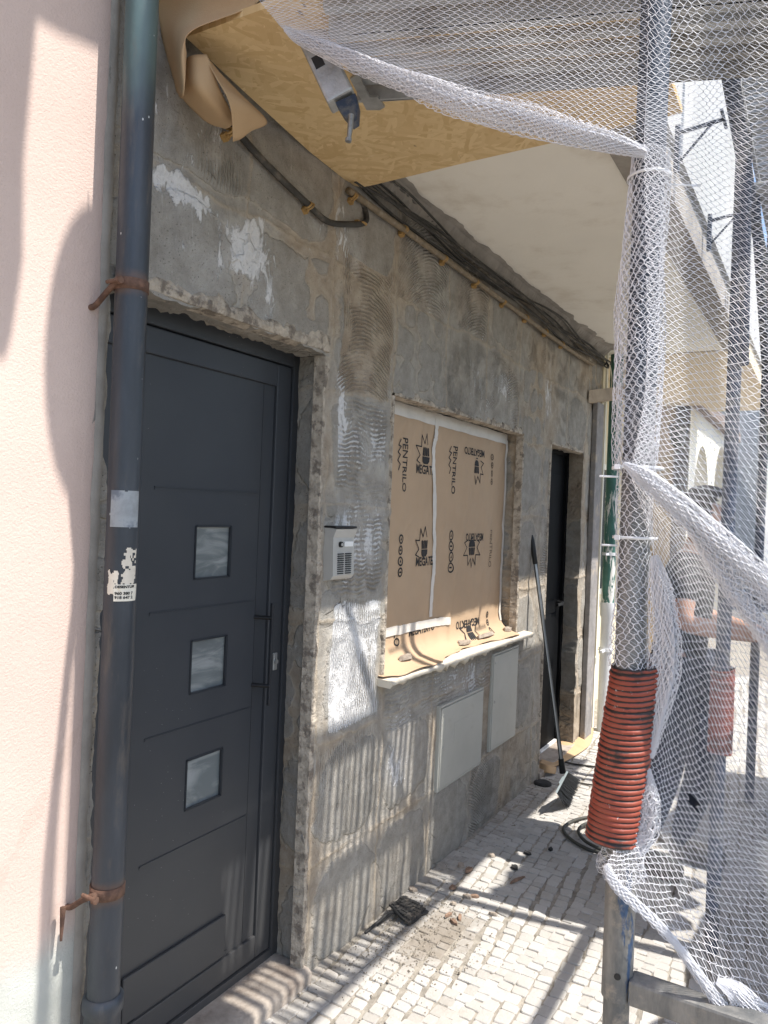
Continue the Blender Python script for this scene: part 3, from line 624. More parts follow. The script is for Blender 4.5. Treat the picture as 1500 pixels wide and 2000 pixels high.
# ------------------------------------------------------------------ front door
fd = thing('front_door', 'anthracite front door with three small frosted panes and a long pull handle', 'door', (1.67, .12, 0))
Y0 = .12
mb = MB()
mb.box((1.16, Y0 - .012, .05), (2.16, Y0 + .0, .0501))  # sill shadow line
def frame_box(mb, x0, x1, z0, z1, y0, y1, t, bot=True):
    mb.box((x0, y0, z0), (x0 + t, y1, z1), bev=.004); mb.box((x1 - t, y0, z0), (x1, y1, z1), bev=.004); mb.box((x0 + t, y0, z1 - t), (x1 - t, y1, z1), bev=.004)
    if bot: mb.box((x0 + t, y0, z0), (x1 - t, y1, z0 + t), bev=.004)
mb = MB(); frame_box(mb, 1.15, 2.155, .045, 2.15, Y0, Y0 + .10, .062, False); mb.box((1.212, Y0, .045), (2.093, Y0 + .1, .075), bev=.003); mb.build('frame', M['door'], fd)
mb = MB(); frame_box(mb, 1.216, 2.089, .08, 2.084, Y0 + .006, Y0 + .09, .075); mb.build('leaf_frame', M['door'], fd)
# leaf panel with real panes cut in: assemble from strips round the panes
PXa, PXb = 1.668, 1.822; panes = [(.686, .834), (1.034, 1.191), (1.378, 1.535)]
yl = Y0 + .016; mb = MB(); xl0, xl1, zl0, zl1 = 1.291, 2.014, .155, 2.009
mb.box((xl0, yl, zl0), (PXa, yl + .05, zl1)); mb.box((PXb, yl, zl0), (1.955, yl + .05, zl1)); mb.box((1.958, yl + .001, zl0), (xl1, yl + .05, zl1))
zz = [zl0] + [z for p in panes for z in p] + [zl1]
for k in range(0, len(zz), 2): mb.box((PXa, yl, zz[k]), (PXb, yl + .05, zz[k + 1]))
leaf = mb.build('leaf', M['door'], fd)
mb = MB()
for z in (.575, .932, 1.285, 1.64):
    mb.box((1.50, yl - .0016, z - .003), (1.95, yl + .0005, z + .003)); mb.box((1.50, yl - .003, z + .004), (1.95, yl + .0005, z + .007))
mb.box((1.50, yl - .003, .075 + .08), (1.88, yl, .17)); 
mb.build('trim_line', M['door'], leaf)
mb = MB(); mb.box((1.45, yl - .012, .165), (1.86, yl - .001, .295), bev=.004); mb.build('kick_panel', M['door'], leaf)
for z0, z1 in panes:
    mb = MB(); mb.box((PXa, yl + .008, z0), (PXb, yl + .02, z1)); mb.build('pane', M['frost'], fd)
    mb = MB(); t = .0025; frame_box(mb, PXa - t, PXb + t, z0 - t, z1 + t, yl - .0012, yl + .0008, t * 1.9); mb.build('pane_bead', M['door'], fd)
mb = MB(); mb.box((1.975, yl - .058, .945), (1.986, yl - .047, 1.285), bev=.004); h_ = mb.build('pull_handle', M['doorhandle'], fd)
for z in (1.01, 1.235):
    mb = MB(); mb.tube([(1.981, yl - .055, z), (1.965, yl - .02, z), (1.955, yl + .002, z)], .007, 10); mb.build('handle_post', M['black'], h_)
mb = MB(); ly = Y0 + .006; mb.box((2.044, ly - .006, 1.045), (2.066, ly + .001, 1.105), bev=.004); mb.tube([(2.055, ly - .012, 1.075), (2.055, ly, 1.075)], .008, 12); mb.build('lock_cylinder', M['steel'], fd)
# threshold stone
mb = MB(); G = []
for k in range(60):
    x = 1.16 + k * (.955 / 59); n = fbm(np.array([x]), np.array([2.]), .08, 71)[0] - .5; n2 = fbm(np.array([x]), np.array([8.]), .03, 73)[0] - .5
    G.append([(x, .16, .047), (x, .05, .049 + n2 * .003), (x, -.02 + n * .012, .046 + n2 * .004), (x, -.034 + n * .02, .034), (x, -.032 + n * .016, -.03)])
mb.grid(G); mb.prism([p for p in G[-1]], (.003, 0, 0)); tag(mb.build('threshold', M['stone'], None), 'worn stone threshold under the anthracite front door', 'door step')

# ------------------------------------------------------------------ second door
sd = thing('side_door', 'near black narrow door standing in shade behind the broom', 'door', (4.9, .1, 0))
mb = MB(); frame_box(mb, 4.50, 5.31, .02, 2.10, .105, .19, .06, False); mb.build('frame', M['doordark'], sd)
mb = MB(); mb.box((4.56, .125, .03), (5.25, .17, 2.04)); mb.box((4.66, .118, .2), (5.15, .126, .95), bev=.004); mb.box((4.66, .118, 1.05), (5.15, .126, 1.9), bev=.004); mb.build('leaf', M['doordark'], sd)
mb = MB(); mb.box((5.16, .075, 1.0), (5.19, .12, 1.03)); mb.box((5.06, .072, 1.005), (5.18, .085, 1.025), bev=.003); mb.build('handle', M['black'], sd)
mb = MB(); mb.box((4.53, -.02, -.02), (5.27, .16, .035), bev=.006); tag(mb.build('door_step', M['stone'], None), 'low stone step under the near black door', 'door step')
# cement board at the wall's far end
mb = MB(); mb.box((5.42, -.045, 0), (5.60, -.008, 2.45), bev=.006); tag(mb.build('cement_board', M['post'], None), 'upright grey cement board at the far end of the mortar wall', 'board')

# ------------------------------------------------------------------ window + masking paper
win = thing('shop_window', 'window frame masked behind brown printed paper', 'window', (3.3, .1, .94))
mb = MB(); frame_box(mb, 2.53, 4.06, .95, 2.085, .092, .14, .06); mb.build('frame', M['door'], win)
mb = MB(); mb.box((2.6, .11, 1.0), (4.0, .12, 2.03)); mb.build('glass', M['glassdark'], win)
def paper_y(x, z):
    b = .082 + .0 * x
    b += -.006 * math.sin((x - 2.6) * 7) * max(0, min(1, (2.0 - z) / .5)) - .010 * math.exp(-((x - (3.44 + (z - 1.5) * .28)) / .035) ** 2) * max(0, min(1, (1.95 - z) / .4))
    b += .0022 * math.sin(x * 31 + z * 13) * math.sin(z * 9 + x * 5) + .0016 * math.sin(x * 53 - z * 29 + 2 * math.sin(z * 11))
    f = min(1, max(0, (1.065 - z + .008 * math.sin(x * 5.0)) / .107))
    return b - (.098 + .003 * math.sin(x * 9)) * (1 - math.sqrt(max(0, 1 - f ** 2.4)))
sheet = thing('masking_paper', 'brown printed masking paper taped over the window and curling onto the sill', 'paper', (3.3, .08, .95))
mb = MB(); G = []
for i in range(71):
    z = 2.062 - i * (2.062 - .962) / 70
    G.append([(x, paper_y(x, z), z) for x in np.linspace(2.545, 4.018, 110)])
G.append([(p[0], p[1] - .035, .958 + .004 * math.sin(p[0] * 23)) for p in G[-1]])
mb.grid(G); pap = mb.build('paper', M['kraft2'], sheet)
def strip(name, pts, wd, off=.0022):
    """tape following the paper: pts list of (x,z), wd half-width vector (x,z)"""
    mb = MB(); P = sweep([(p[0], 0, p[1]) for p in pts], 10); G = []
    for p in P:
        G.append([(p.x + wd[0] * s + .003 * random.uniform(-1, 1), paper_y(p.x, p.z) - off - .001 * random.random(), p.z + wd[1] * s + .002 * random.uniform(-1, 1)) for s in (-1, -.33, .33, 1)])
    mb.grid(G); return mb.build(name, M['tape'], sheet)
W = lambda px, py: (lambda p: (p.x, p.z))(onY(px, py, .08))
strip('tape', [(2.545, 2.035), (3.0, 2.036), (3.5, 2.036), (4.018, 2.034)], (0, .028))
strip('tape', [W(853, 812), W(852, 850), W(847, 880), W(849, 960), W(850, 1050), W(848, 1120), W(842, 1205)], (.016, 0), .0035)
strip('tape', [(4.008, 2.03), (4.008, 1.5), (4.006, 1.02)], (.014, 0))
strip('tape', [W(720, 1242), W(790, 1227), W(850, 1216), W(880, 1212)], (0, .019), .004)
# printed marks
PI = math.pi
def put(mb, vs, fs, px, py, rot, off=.0016):
    o = W(px, py); c, s = math.cos(rot), math.sin(rot); out = []
    for x, y in vs:
        X_ = o[0] + x * c - y * s; Z_ = o[1] + x * s + y * c; out.append((X_, paper_y(X_, Z_) - off, Z_))
    mb.add(out, fs)
def put_text(txt, size, px, py, rot, sx=1.0, m='ink', bold=.0012):
    mb = MB(); vs, fs = text_mesh(txt, size, sx, bold); put(mb, vs, fs, px, py, rot); mb.build('printed_word', M[m], pap, fix=False)
def stroke(mb, pts, wd, px, py, rot, sc):
    for a, b_ in zip(pts[:-1], pts[1:]):
        a = Vector(a) * sc; b2 = Vector(b_) * sc; d = (b2 - a).normalized(); n = Vector((-d.y, d.x)) * wd / 2; a = a - d * wd * .4; b2 = b2 + d * wd * .4
        q = [a - n, b2 - n, b2 + n, a + n]; put(mb, [(v.x, v.y) for v in q], [(0, 1, 2, 3)], px, py, rot)
def ring(mb, r, w_, px, py, dz=0):
    n = 20; vs = []
    for k in range(n):
        t = 2 * math.pi * k / n; vs += [(math.cos(t) * r, dz + math.sin(t) * r), (math.cos(t) * (r - w_), dz + math.sin(t) * (r - w_))]
    put(mb, vs, [(2 * k, 2 * k + 1, (2 * k + 3) % (2 * n), (2 * k + 2) % (2 * n)) for k in range(n)], px, py, 0)
def burst(px, py, rot, sc, half=False):
    """fist inside a jagged burst outline"""
    mb = MB(); full = [(-.62, -.42), (-1.0, -.30), (-.66, -.02), (-1.05, .42), (-.55, .40), (-.50, .98), (-.20, .58), (.02, 1.08), (.20, .58), (.52, .95), (.55, .40), (1.05, .40), (.66, -.02), (1.0, -.30), (.62, -.42)]
    stroke(mb, full[:9] if half else full, .0055, px, py, rot, sc)
    P = lambda poly: put(mb, [(x * sc, y * sc) for x, y in poly], [tuple(range(len(poly)))], px, py, rot)
    for k in range(4): P([(-.36 + k * .19, -.02), (-.21 + k * .19, -.02), (-.21 + k * .19, .36), (-.26 + k * .19, .42), (-.31 + k * .19, .42), (-.36 + k * .19, .36)])
    P([(-.38, -.06), (-.32, -.32), (-.18, -.42), (.20, -.42), (.36, -.28), (.40, -.06)]); P([(-.18, -.50), (.18, -.50), (.18, -.57), (-.18, -.57)])
    mb.build('printed_emblem', M['ink'], pap, fix=False)
def icons(px, py, n=4, r=.021, dy=-.047, m='ink'):
    mb = MB()
    for k in range(n):
        ring(mb, r, .0075, px, py, k * dy); e = r * .42
        if k % 2: put(mb, [(-e, k * dy + .004), (e, k * dy + .004), (e, k * dy - .004), (-e, k * dy - .004)], [(0, 1, 2, 3)], px, py, 0)
        else: put(mb, [(0, k * dy + e), (e * .8, k * dy - e * .6), (-e * .8, k * dy - e * .6)], [(0, 1, 2)], px, py, 0)
    mb.build('printed_icons', M[m], pap, fix=False)
put_text('MEGATE', .056, 811, 923, .0, .88); burst(832, 890, 0, .090, True)
put_text('MEGATE', .056, 810, 1106, .0, .88); burst(829, 1071, 0, .090, True)
put_text('MEGATEKTO', .050, 946, 881, PI, .84); burst(931, 912, PI, .082, True)
put_text('MEGATEKTO', .054, 943, 1042, PI, .68); burst(921, 1070, PI, .092)
put_text('MEGATEKTO', .054, 934, 1205, PI, .84); burst(913, 1235, PI, .085)
put_text('MEGATEKTO', .054, 797, 1243, .0, .84)
put_text('PENTRILO', .060, 788, 853, -PI / 2, .86, bold=.0006); put_text('PENTRILO', .060, 887, 870, -PI / 2, .86, bold=.0006)
put_text('PENTRILO', .050, 956, 1034, -PI / 2, .9, 'ink2', .0003); put_text('LO', .056, 768, 1236, -PI / 2, .8)
for px, py in ((785, 893), (884, 903)):
    mb = MB(); stroke(mb, [(-.012, .075), (-.030, .05), (-.006, .045), (-.034, .02), (-.012, .01), (-.036, -.015), (-.014, -.03), (-.03, -.055)], .006, px, py, 0, 1.0); mb.build('printed_emblem', M['ink'], pap, fix=False)
icons(781, 1053); icons(884, 1046, 4, .026, -.052); icons(962, 893, 4, .018, -.044, 'ink2'); icons(950, 1200, 3, .018, -.042)
def on_paper(px, py):
    d = ray(px, py); t = 1.2
    while t < 6:
        p = CAM + d * t
        if p.y >= paper_y(p.x, p.z) - .004 or p.z < .966: return p
        t += .002
    return p
# mortar chunks on the sill
def chunk(name, px, py, z, L, Wd, H, rot, m, label, cat, group=None, seed=1, tilt=0):
    p = onZ(px, py, z) if z < .9 else on_paper(px, py); r = random.Random(seed); n = 9; poly = []
    for k in range(n):
        t = 2 * PI * k / n; rr = r.uniform(.75, 1.1); poly.append(Vector((math.cos(t) * L / 2 * rr, math.sin(t) * Wd / 2 * rr, 0)))
    Mx = Matrix.Translation(p) @ Matrix.Rotation(rot, 4, 'Z') @ Matrix.Rotation(tilt, 4, 'X')
    mb = MB(); lo = [Mx @ v for v in poly]; hi = [Mx @ (v * r.uniform(.82, .98) + Vector((0, 0, H * r.uniform(.6, 1.15)))) for v in poly]
    mb.add(lo + hi + [Mx @ Vector((0, 0, H * 1.08))], [tuple(range(n))[::-1]] + [(i, (i + 1) % n, (i + 1) % n + n, i + n) for i in range(n)] + [(n + i, n + (i + 1) % n, 2 * n) for i in range(n)])
    return tag(mb.build(name, m, None), label, cat, group)
chunk('plaster_chunk', 793, 1287, .962, .12, .045, .018, .1, M['chip'], 'flat plaster chunk nearest the camera on the paper covered sill', 'rubble', 'plaster chunks on the window sill', 3, -.15)
chunk('plaster_chunk', 905, 1256, .962, .15, .05, .014, .0, M['chip'], 'pale thin plaster chunk in the middle of the paper covered sill', 'rubble', 'plaster chunks on the window sill', 4, .1)
chunk('plaster_chunk', 948, 1243, .962, .21, .05, .016, .0, M['chip'], 'longest plaster chunk, dark underneath, on the paper covered sill', 'rubble', 'plaster chunks on the window sill', 5, -.2)
chunk('plaster_chunk', 990, 1231, .962, .11, .045, .016, .0, M['chip'], 'plaster chunk at the far end of the paper covered sill', 'rubble', 'plaster chunks on the window sill', 6, .1)

# ------------------------------------------------------------------ meter cabinets, intercom
def cabinet(x0, x1, z0, z1, label, inner):
    t = thing('meter_cabinet', label, 'meter cabinet', ((x0 + x1) / 2, -.02, z0))
    mb = MB(); frame_box(mb, x0, x1, z0, z1, -.016, .03, .012); mb.build('frame', M['meter'], t)
    mb = MB(); mb.box((x0 + .004, -.008, z0 + .004), (x1 - .004, .02, z1 - .004)); mb.build('backing', M['metergroove'], t)
    mb = MB(); mb.box((x0 + .0135, -.0185, z0 + .0135), (x1 - .0135, -.010, z1 - .0135), bev=.0025); d = mb.build('door', M['meter'], t)
    mb = MB()
    for (a, b_, c, e) in inner: mb.box((a, -.0193, c), (b_, -.0180, e), bev=.0005)
    if inner: mb.build('raised_panel', M['meter'], d)
    mb = MB(); mb.tube([(x0 + .04, -.021, (z0 + z1) / 2), (x0 + .04, -.018, (z0 + z1) / 2)], .008, 12); mb.build('lock', M['steel'], t); mb = MB(); mb.tube([(x0 + .035, -.021, z1 - .05), (x0 + .035, -.018, z1 - .05)], .005, 8); mb.build('rivet', M['steel'], t)
cabinet(3.085, 3.585, .345, .735, 'wide pale grey meter cabinet with a square panel, nearest the camera below the sill', [(3.24, 3.46, .53, .63)])
cabinet(3.69, 4.07, .375, .885, 'tall pale grey meter cabinet under the far end of the sill', [])
ic = thing('intercom', 'small silver door intercom with speaker slots beside the front door', 'intercom', (2.215, -.03, 1.44))
mb = MB(); mb.prism([(2.14, -.0, 1.355), (2.14, -.034, 1.362), (2.14, -.044, 1.375), (2.14, -.040, 1.505), (2.14, -.052, 1.535), (2.14, .0, 1.542)], (.132, 0, 0)); mb.build('housing', M['intercom'], ic)
mb = MB(); mb.box((2.138, -.050, 1.538), (2.274, .0, 1.546), bev=.003); mb.build('hood', M['black'], ic)
mb = MB()
for k in range(10):
    for a in (2.166, 2.214): mb.box((a, -.0462, 1.380 + k * .0075), (a + .036, -.042, 1.3835 + k * .0075))
mb.build('speaker_slots', M['black'], ic)
mb = MB(); mb.tube([(2.182, -.049, 1.482), (2.182, -.041, 1.482)], .010, 16); mb.build('camera_eye', M['black'], ic)
mb = MB(); mb.tube([(2.182, -.0505, 1.482), (2.182, -.0485, 1.482)], .0055, 12); mb.build('button', M['intercom'], ic)
mb = MB(); mb.box((2.205, -.0465, 1.474), (2.258, -.040, 1.492), bev=.002); mb.build('name_plate', M['white'], ic)

# ------------------------------------------------------------------ cables
def cable(name, pts, r, m, label, group, n=8):
    mb = MB(); mb.tube(sweep(pts, 8), r, n); return tag(mb.build(name, m, None), label, 'cable', group)
c0 = [onY(450, 235, -.03), onY(470, 265, -.028), onY(510, 310, -.026), onY(560, 360, -.026), onY(600, 398, -.026), onY(628, 425, -.026), onY(650, 436, -.026), onY(680, 438, -.026), onY(706, 437, -.026), onY(716, 428, -.026), onY(712, 408, -.014), onY(702, 398, -.002)]
cable('bent_cable', c0, .0105, M['cable'], 'thick black cable bent in a loop below the strand board', None)
def clip(px, py, label, rot=0.3):
    p = onY(px, py, -.024); Mx = Matrix.Translation(p) @ Matrix.Rotation(rot, 4, 'Y'); mb = MB()
    pts = [(math.cos(t) * .016 * .55, -math.cos(t) * 0 - .004 - .013 * math.sin(t), math.sin(t * 0) + (t - PI / 2) * .0115) for t in np.linspace(0, PI, 9)]
    ring_ = [Mx @ Vector((0, .017 - .030 * math.sin(t), math.cos(t) * .017)) for t in np.linspace(0, PI, 10)]
    for a in (-.006, .006): mb.tube([q + Vector((a, 0, 0)) for q in ring_], .004, 6)
    mb.box((-.011, .0, -.027), (.011, .018, -.012), Mx); mb.tube([Mx @ Vector((0, -.006, -.024)), Mx @ Vector((0, .02, -.024))], .004, 6)
    return tag(mb.build('cable_clip', M['clip'], None), label, 'cable clip', 'ochre cable clips on the wall')
def nat(k): return ['nearest', 'second', 'third', 'fourth', 'fifth', 'sixth', 'seventh', 'eighth'][k]
clip(604, 402, 'ochre clip halfway along the bent black cable', .6); clip(707, 437, 'ochre clip at the far end of the bent black cable', 1.4); clip(450, 258, 'ochre clip peeping out under the crumpled kraft paper', .6)
line = [(690, 383), (790, 448), (868, 505), (930, 551), (983, 590), (1028, 620), (1066, 648), (1098, 672)]
tags_ = ['ochre clip on the brown conduit, tucked under the strand board corner', 'ochre clip on the brown conduit, second from the strand board', 'ochre clip on the brown conduit, third from the strand board', 'ochre clip on the brown conduit, fourth from the strand board', 'ochre clip on the brown conduit, fifth from the strand board', 'ochre clip on the brown conduit, third from its far end', 'ochre clip on the brown conduit, second from its far end', 'ochre clip on the brown conduit, at its far end']
for (px, py), lb in zip(line, tags_): clip(px, py, lb, .3)
zc = 2.703
cable('brown_conduit', [(2.17, -.025, 2.703), (2.25, -.025, 2.703), (3.0, -.025, 2.702), (3.9, -.025, 2.694), (4.7, -.025, 2.684), (5.3, -.03, 2.69)], .0125, M['conduit'], 'straight dusty brown conduit clipped along the top of the mortar wall', None)
r = random.Random(11)
clabs = ['lowest black cable of the bundle just above the brown conduit', 'black cable sagging in the middle of the bundle above the brown conduit', 'topmost black cable of the bundle under the balcony', 'thin black cable crossing over the bundle under the balcony', 'thick black cable wavering at the back of the bundle', 'black cable looping loosest from the bundle under the balcony', 'slack grey cable showing pale within the black bundle']
for k in range(7):
    pts = []; ph_ = r.uniform(0, 6); z0 = 2.735 + .011 * k + r.uniform(-.006, .006)
    for q in range(13):
        x = 2.2 + q * (3.45 / 12); amp = .016 if k not in (3, 5, 6) else .028
        pts.append((x, -.022 - .016 * (k % 3) - .01 * math.sin(ph_ + q * 1.7), z0 + amp * math.sin(ph_ + q * .95) + (.01 if q < 3 else 0)))
    pts.append((5.70, -.03, 2.80 - .01 * k))
    cable('cable', pts, [.0062, .005, .0055, .0045, .0066, .0048, .0045][k], M['cablegrey' if k == 6 else 'cable'], clabs[k], 'cables bundled under the balcony')
cable('loose_wire', [(5.55, -.03, 2.80), (5.66, -.06, 2.74), (5.68, -.07, 2.60), (5.60, -.05, 2.48), (5.50, -.03, 2.42)], .003, M['creamlight'], 'thin pale loose wire dangling above the timber beam', None)

# ------------------------------------------------------------------ strand board and kraft paper at the top
mb = MB(); zo = 2.745; pl = [(1.335, -.090), (1.62, -.055), (1.95, -.016), (2.16, -.006), (2.225, -.006), (2.25, -.028), (2.252, -.07), (2.235, -.45), (2.222, -1.10), (1.36, -1.10), (1.345, -.6)]
mb.prism([(x, y, zo) for x, y in pl], (0, 0, .018)); tag(mb.build('strand_board', M['osb'], None), 'yellow strand board lying flat over the walkway above the front door', 'board')
kp = []
def crumple(name, rows, m, label, seed, group=None, amp=.008):
    mb = MB(); RW = [sweep(rw, 8) for rw in rows]; n = len(RW[0]); cols = [sweep([rw[k] for rw in RW], 8) for k in range(n)]; r = random.Random(seed); G = []
    for i in range(len(cols[0])):
        G.append([cols[k][i] + Vector((0, -1, .3)) * amp * float(fbm(np.array([cols[k][i].x * 1. + seed]), np.array([cols[k][i].z + cols[k][i].y]), .09, seed)) for k in range(n)])
    mb.grid(G); o = mb.build(name, m, None); s = o.modifiers.new('thick', 'SOLIDIFY'); s.thickness = .0012; return tag(o, label, 'paper', group)
A = lambda px, py, d: at(px, py, d)
crumple('kraft_paper', [[A(285, -60, 1.90), A(400, -60, 1.86), A(520, -60, 1.80)], [A(302, 20, 1.90), A(380, 20, 1.84), A(500, 8, 1.78)], [A(318, 90, 1.91), A(350, 85, 1.80), A(372, 62, 1.77)], [A(345, 182, 1.92), A(356, 190, 1.82), A(362, 110, 1.80)]], M['kraft'], 'kraft paper sheet hanging creased behind the near corner of the strand board', 3)
crumple('kraft_paper', [[A(350, 130, 1.90), A(372, 110, 1.83), A(402, 108, 1.83)], [A(346, 178, 1.92), A(385, 178, 1.84), A(425, 172, 1.86)], [A(395, 235, 1.97), A(425, 225, 1.91), A(447, 215, 1.92)], [A(440, 252, 2.00), A(448, 248, 1.97), A(455, 240, 1.96)]], M['kraft'], 'dark curled flap of kraft paper drooping just under the strand board edge', 5)
crumple('kraft_paper', [[A(398, 112, 1.84), A(410, 120, 1.86), A(425, 140, 1.89)], [A(420, 150, 1.83), A(445, 170, 1.88), A(470, 185, 1.93)], [A(448, 205, 1.86), A(480, 210, 1.90), A(520, 238, 1.99)], [A(454, 278, 1.93), A(470, 272, 1.95), A(488, 258, 1.98)]], M['kraft'], 'kraft paper flap with a pointed tip touching the bent black cable', 8, amp=.004)

# ------------------------------------------------------------------ scaffold
P1 = Vector((1.32, -1.21, 0)); P2 = Vector((3.112, -1.166, 0))
sc = thing('scaffold', 'steel tube scaffold standing along the pavement with deck overhead', 'scaffold', (2.2, -1.5, 0))
mb = MB(); mb.tube([P1 + Vector((0, 0, .0)), P1 + Vector((0, 0, .80))], .0215, 20); mb.tube([P1 + Vector((0, 0, .80)), P1 + Vector((.002, 0, 3.9))], .0252, 24)
s1 = mb.build('standard', M['pole'], sc)
mb = MB(); pv = (CAM - P1); pv.z = 0; pv.normalize(); q0 = P1 + pv * .0255 + Vector((0, 0, .845)); mb.tube([q0 - pv * .003, q0 + pv * .0005], .0055, 12); mb.build('pin_hole', M['black'], s1)
mb = MB(); mb.tube([P2, P2 + Vector((0, 0, 4.6))], .0252, 20); mb.build('standard', M['bluepole'], sc)
for p in (P1 + Vector((.115, -.74, 0)), P2 + Vector((0, -.74, 0)), Vector((4.9, -1.15, 0)), Vector((4.9, -1.9, 0))):
    mb = MB(); mb.tube([p, p + Vector((0, 0, 4.6))], .0252, 16); mb.build('standard', M['bluepole'], sc)
mb = MB(); mb.box((1.30, -1.95, .800), (1.34, -1.232, .842), bev=.005); mb.build('transom', M['pole'], sc)
mb = MB(); mb.tube([(1.2, -1.975, 2.09), (5.2, -1.93, 2.09)], .0225, 12); mb.build('ledger', M['bluepole'], sc)
mb = MB(); mb.tube([(1.32, -1.24, 2.83), (3.11, -1.195, 2.83), (5.2, -1.18, 2.83)], .0225, 12); mb.build('ledger', M['bluepole'], sc)
mb = MB(); mb.tube([(1.9, -1.25, 4.4), (3.09, -1.20, 2.2)], .018, 10); mb.build('brace', M['bluepole'], sc)
mb = MB(); mb.tube([(3.12, -1.21, 2.86), (4.88, -1.20, 1.95)], .018, 10); mb.build('brace', M['bluepole'], sc)
for x in (3.112, 4.9):
    mb = MB(); mb.tube([(x, -1.92, 2.86), (x, -1.16, 2.86)], .0225, 12); mb.build('transom', M['steel'], sc)
# main deck: steel planks along the pavement, gaps shaped for sun streaks below
r = random.Random(21)
for k, (y0, y1) in enumerate(((-1.835, -1.53), (-1.52, -1.215))):
    mb = MB(); x = 1.45
    mb.box((1.45, y0, 2.885), (5.3, y0 + .012, 2.94)); mb.box((1.45, y1 - .012, 2.885), (5.3, y1, 2.94))
    while x < 5.25:
        wdt = r.uniform(.014, .034); mb.box((x, y0 + .012, 2.905 + r.uniform(0, .004)), (x + wdt, y1 - .012, 2.92)); x += wdt + (.001 if (x < 2.0 or x > 3.25) else r.choice((.001, .010, .014, .018, .022)))
    mb.build('deck_plank', M['deck'], sc)
# bridging deck next to the strand board (ribs run outwards)
D0 = onZ(712, 200, 2.70); D1 = onZ(850, 191, 2.70); dv = (D1 - D0); dv.z = 0; dv.normalize(); nv = Vector((-dv.y, dv.x, 0))
if nv.x > 0: nv = -nv
Mb = Matrix(((dv.x, nv.x, 0, D0.x), (dv.y, nv.y, 0, D0.y), (0, 0, 1, 2.70), (0, 0, 0, 1)))
for k in range(2):
    mb = MB(); o_ = k * .287; mb.box((-.02, o_ + .0, .0), (1.05, o_ + .010, .055), Mb); mb.box((-.02, o_ + .278, .0), (1.05, o_ + .288, .055), Mb)
    mb.box((-.02, o_ + .010, .045), (1.05, o_ + .278, .052), Mb)
    for q in range(4): mb.box((-.02, o_ + .035 + q * .062, .026), (1.05, o_ + .062 + q * .062, .0455), Mb)
    mb.box((.02, o_ - .002, .0), (1.05, o_ + .003, .018), Mb)
    mb.build('deck_plank', M['deck'], sc)
mb = MB()
mb.prism([onZ(700, 140, 2.705), onZ(722, 186, 2.705), onZ(738, 186, 2.705), onZ(752, 205, 2.705), onZ(742, 211, 2.705), onZ(716, 211, 2.705), onZ(684, 150, 2.705)], (0, 0, -.006)); mb.build('end_hook', M['steel'], sc)
# galvanised bracket arm with pin
q0, q1 = at(612, 78, 1.83), at(668, 196, 1.80); ax = (q1 - q0).normalized(); sd_ = ray(1000, 1000).normalized(); wv = ax.cross(sd_).normalized(); dn = wv.cross(ax)
Mx = Matrix(((ax.x, wv.x, dn.x, q0.x), (ax.y, wv.y, dn.y, q0.y), (ax.z, wv.z, dn.z, q0.z), (0, 0, 0, 1))); L = (q1 - q0).length
mb = MB(); mb.box((-.25, -.034, -.02), (L, .034, .03), Mx, bev=.006); br_ = mb.build('bracket_arm', M['steel'], sc)
mb = MB(); mb.box((L * .32, -.024, -.0215), (L * .50, .0, -.0195), Mx); mb.build('slot', M['black'], br_)
mb = MB(); e0 = at(668, 196, 1.80); e1 = at(690, 232, 1.80)
mb.prism([at(655, 200, 1.785), at(694, 182, 1.785), at(699, 205, 1.785), at(697, 234, 1.785), at(686, 241, 1.785), at(668, 222, 1.785)], sd_ * .03); mb.build('bracket_end', M['bluepole'], br_)
mb = MB(); mb.tube([at(686, 224, 1.775), at(684, 250, 1.775), at(681, 274, 1.775)], [.007, .0065, .005], 8); mb.tube([at(681, 270, 1.775), at(680, 277, 1.775)], .0075, 8); mb.build('locking_pin', M['steel'], br_)

# sleeves
def sleeve(loc, z0, z1, label, tilt):
    t = thing('protective_sleeve', label, 'pipe sleeve', (loc.x, loc.y, z0), 'orange corrugated sleeves on the scaffold'); n = 32; per = 30; mb = MB(); steps = 33 * 6
    vs = []; val = []
    for i in range(steps + 1):
        f = i / steps; z = z0 + (z1 - z0) * f; ph_ = (f * 33) % 1; ri = int(f * 33); rr = .0405 +   .0004 * math.sin(ri * 2.7) + (.0031 + .0004 * math.sin(ri * 1.9)) * (abs(math.sin(PI * ph_)) ** .5) + .0012 * math.sin(f * 5)
        cxx = loc.x + tilt[0] * (f - .5); cyy = loc.y + tilt[1] * (f - .5)
        for k in range(n):
            a = 2 * PI * k / n; rq = rr * (1 + .018 * math.sin(a * 2 + f * 4) + .008 * math.sin(a * 5 + ri)); vs.append((cxx + math.cos(a) * rq, cyy + math.sin(a) * rq, z + .010 * math.cos(a + .6) * (f - .3))); val.append(1 - abs(math.sin(PI * ph_)) ** .5)
    fs = [(i * n + k, i * n + (k + 1) % n, (i + 1) * n + (k + 1) % n, (i + 1) * n + k) for i in range(steps) for k in range(n)]
    mb.add(vs, fs, True); o = mb.build('corrugated_tube', M['sleeve'], t, fix=False); a_ = o.data.attributes.new('valley', 'FLOAT', 'POINT'); a_.data.foreach_set('value', val)
    s = o.modifiers.new('wall', 'SOLIDIFY'); s.thickness = .0025; s.offset = -1
sl_o = 90
sleeve(Vector((1.316, -1.2075, 0)), 1.062, 1.362, 'orange red corrugated sleeve stained black, on the near scaffold pole', (.0165, -.028))
sleeve(Vector((3.115, -1.168, 0)), .745, 1.064, 'dull red corrugated sleeve on the farther pole behind the net', (0, 0))

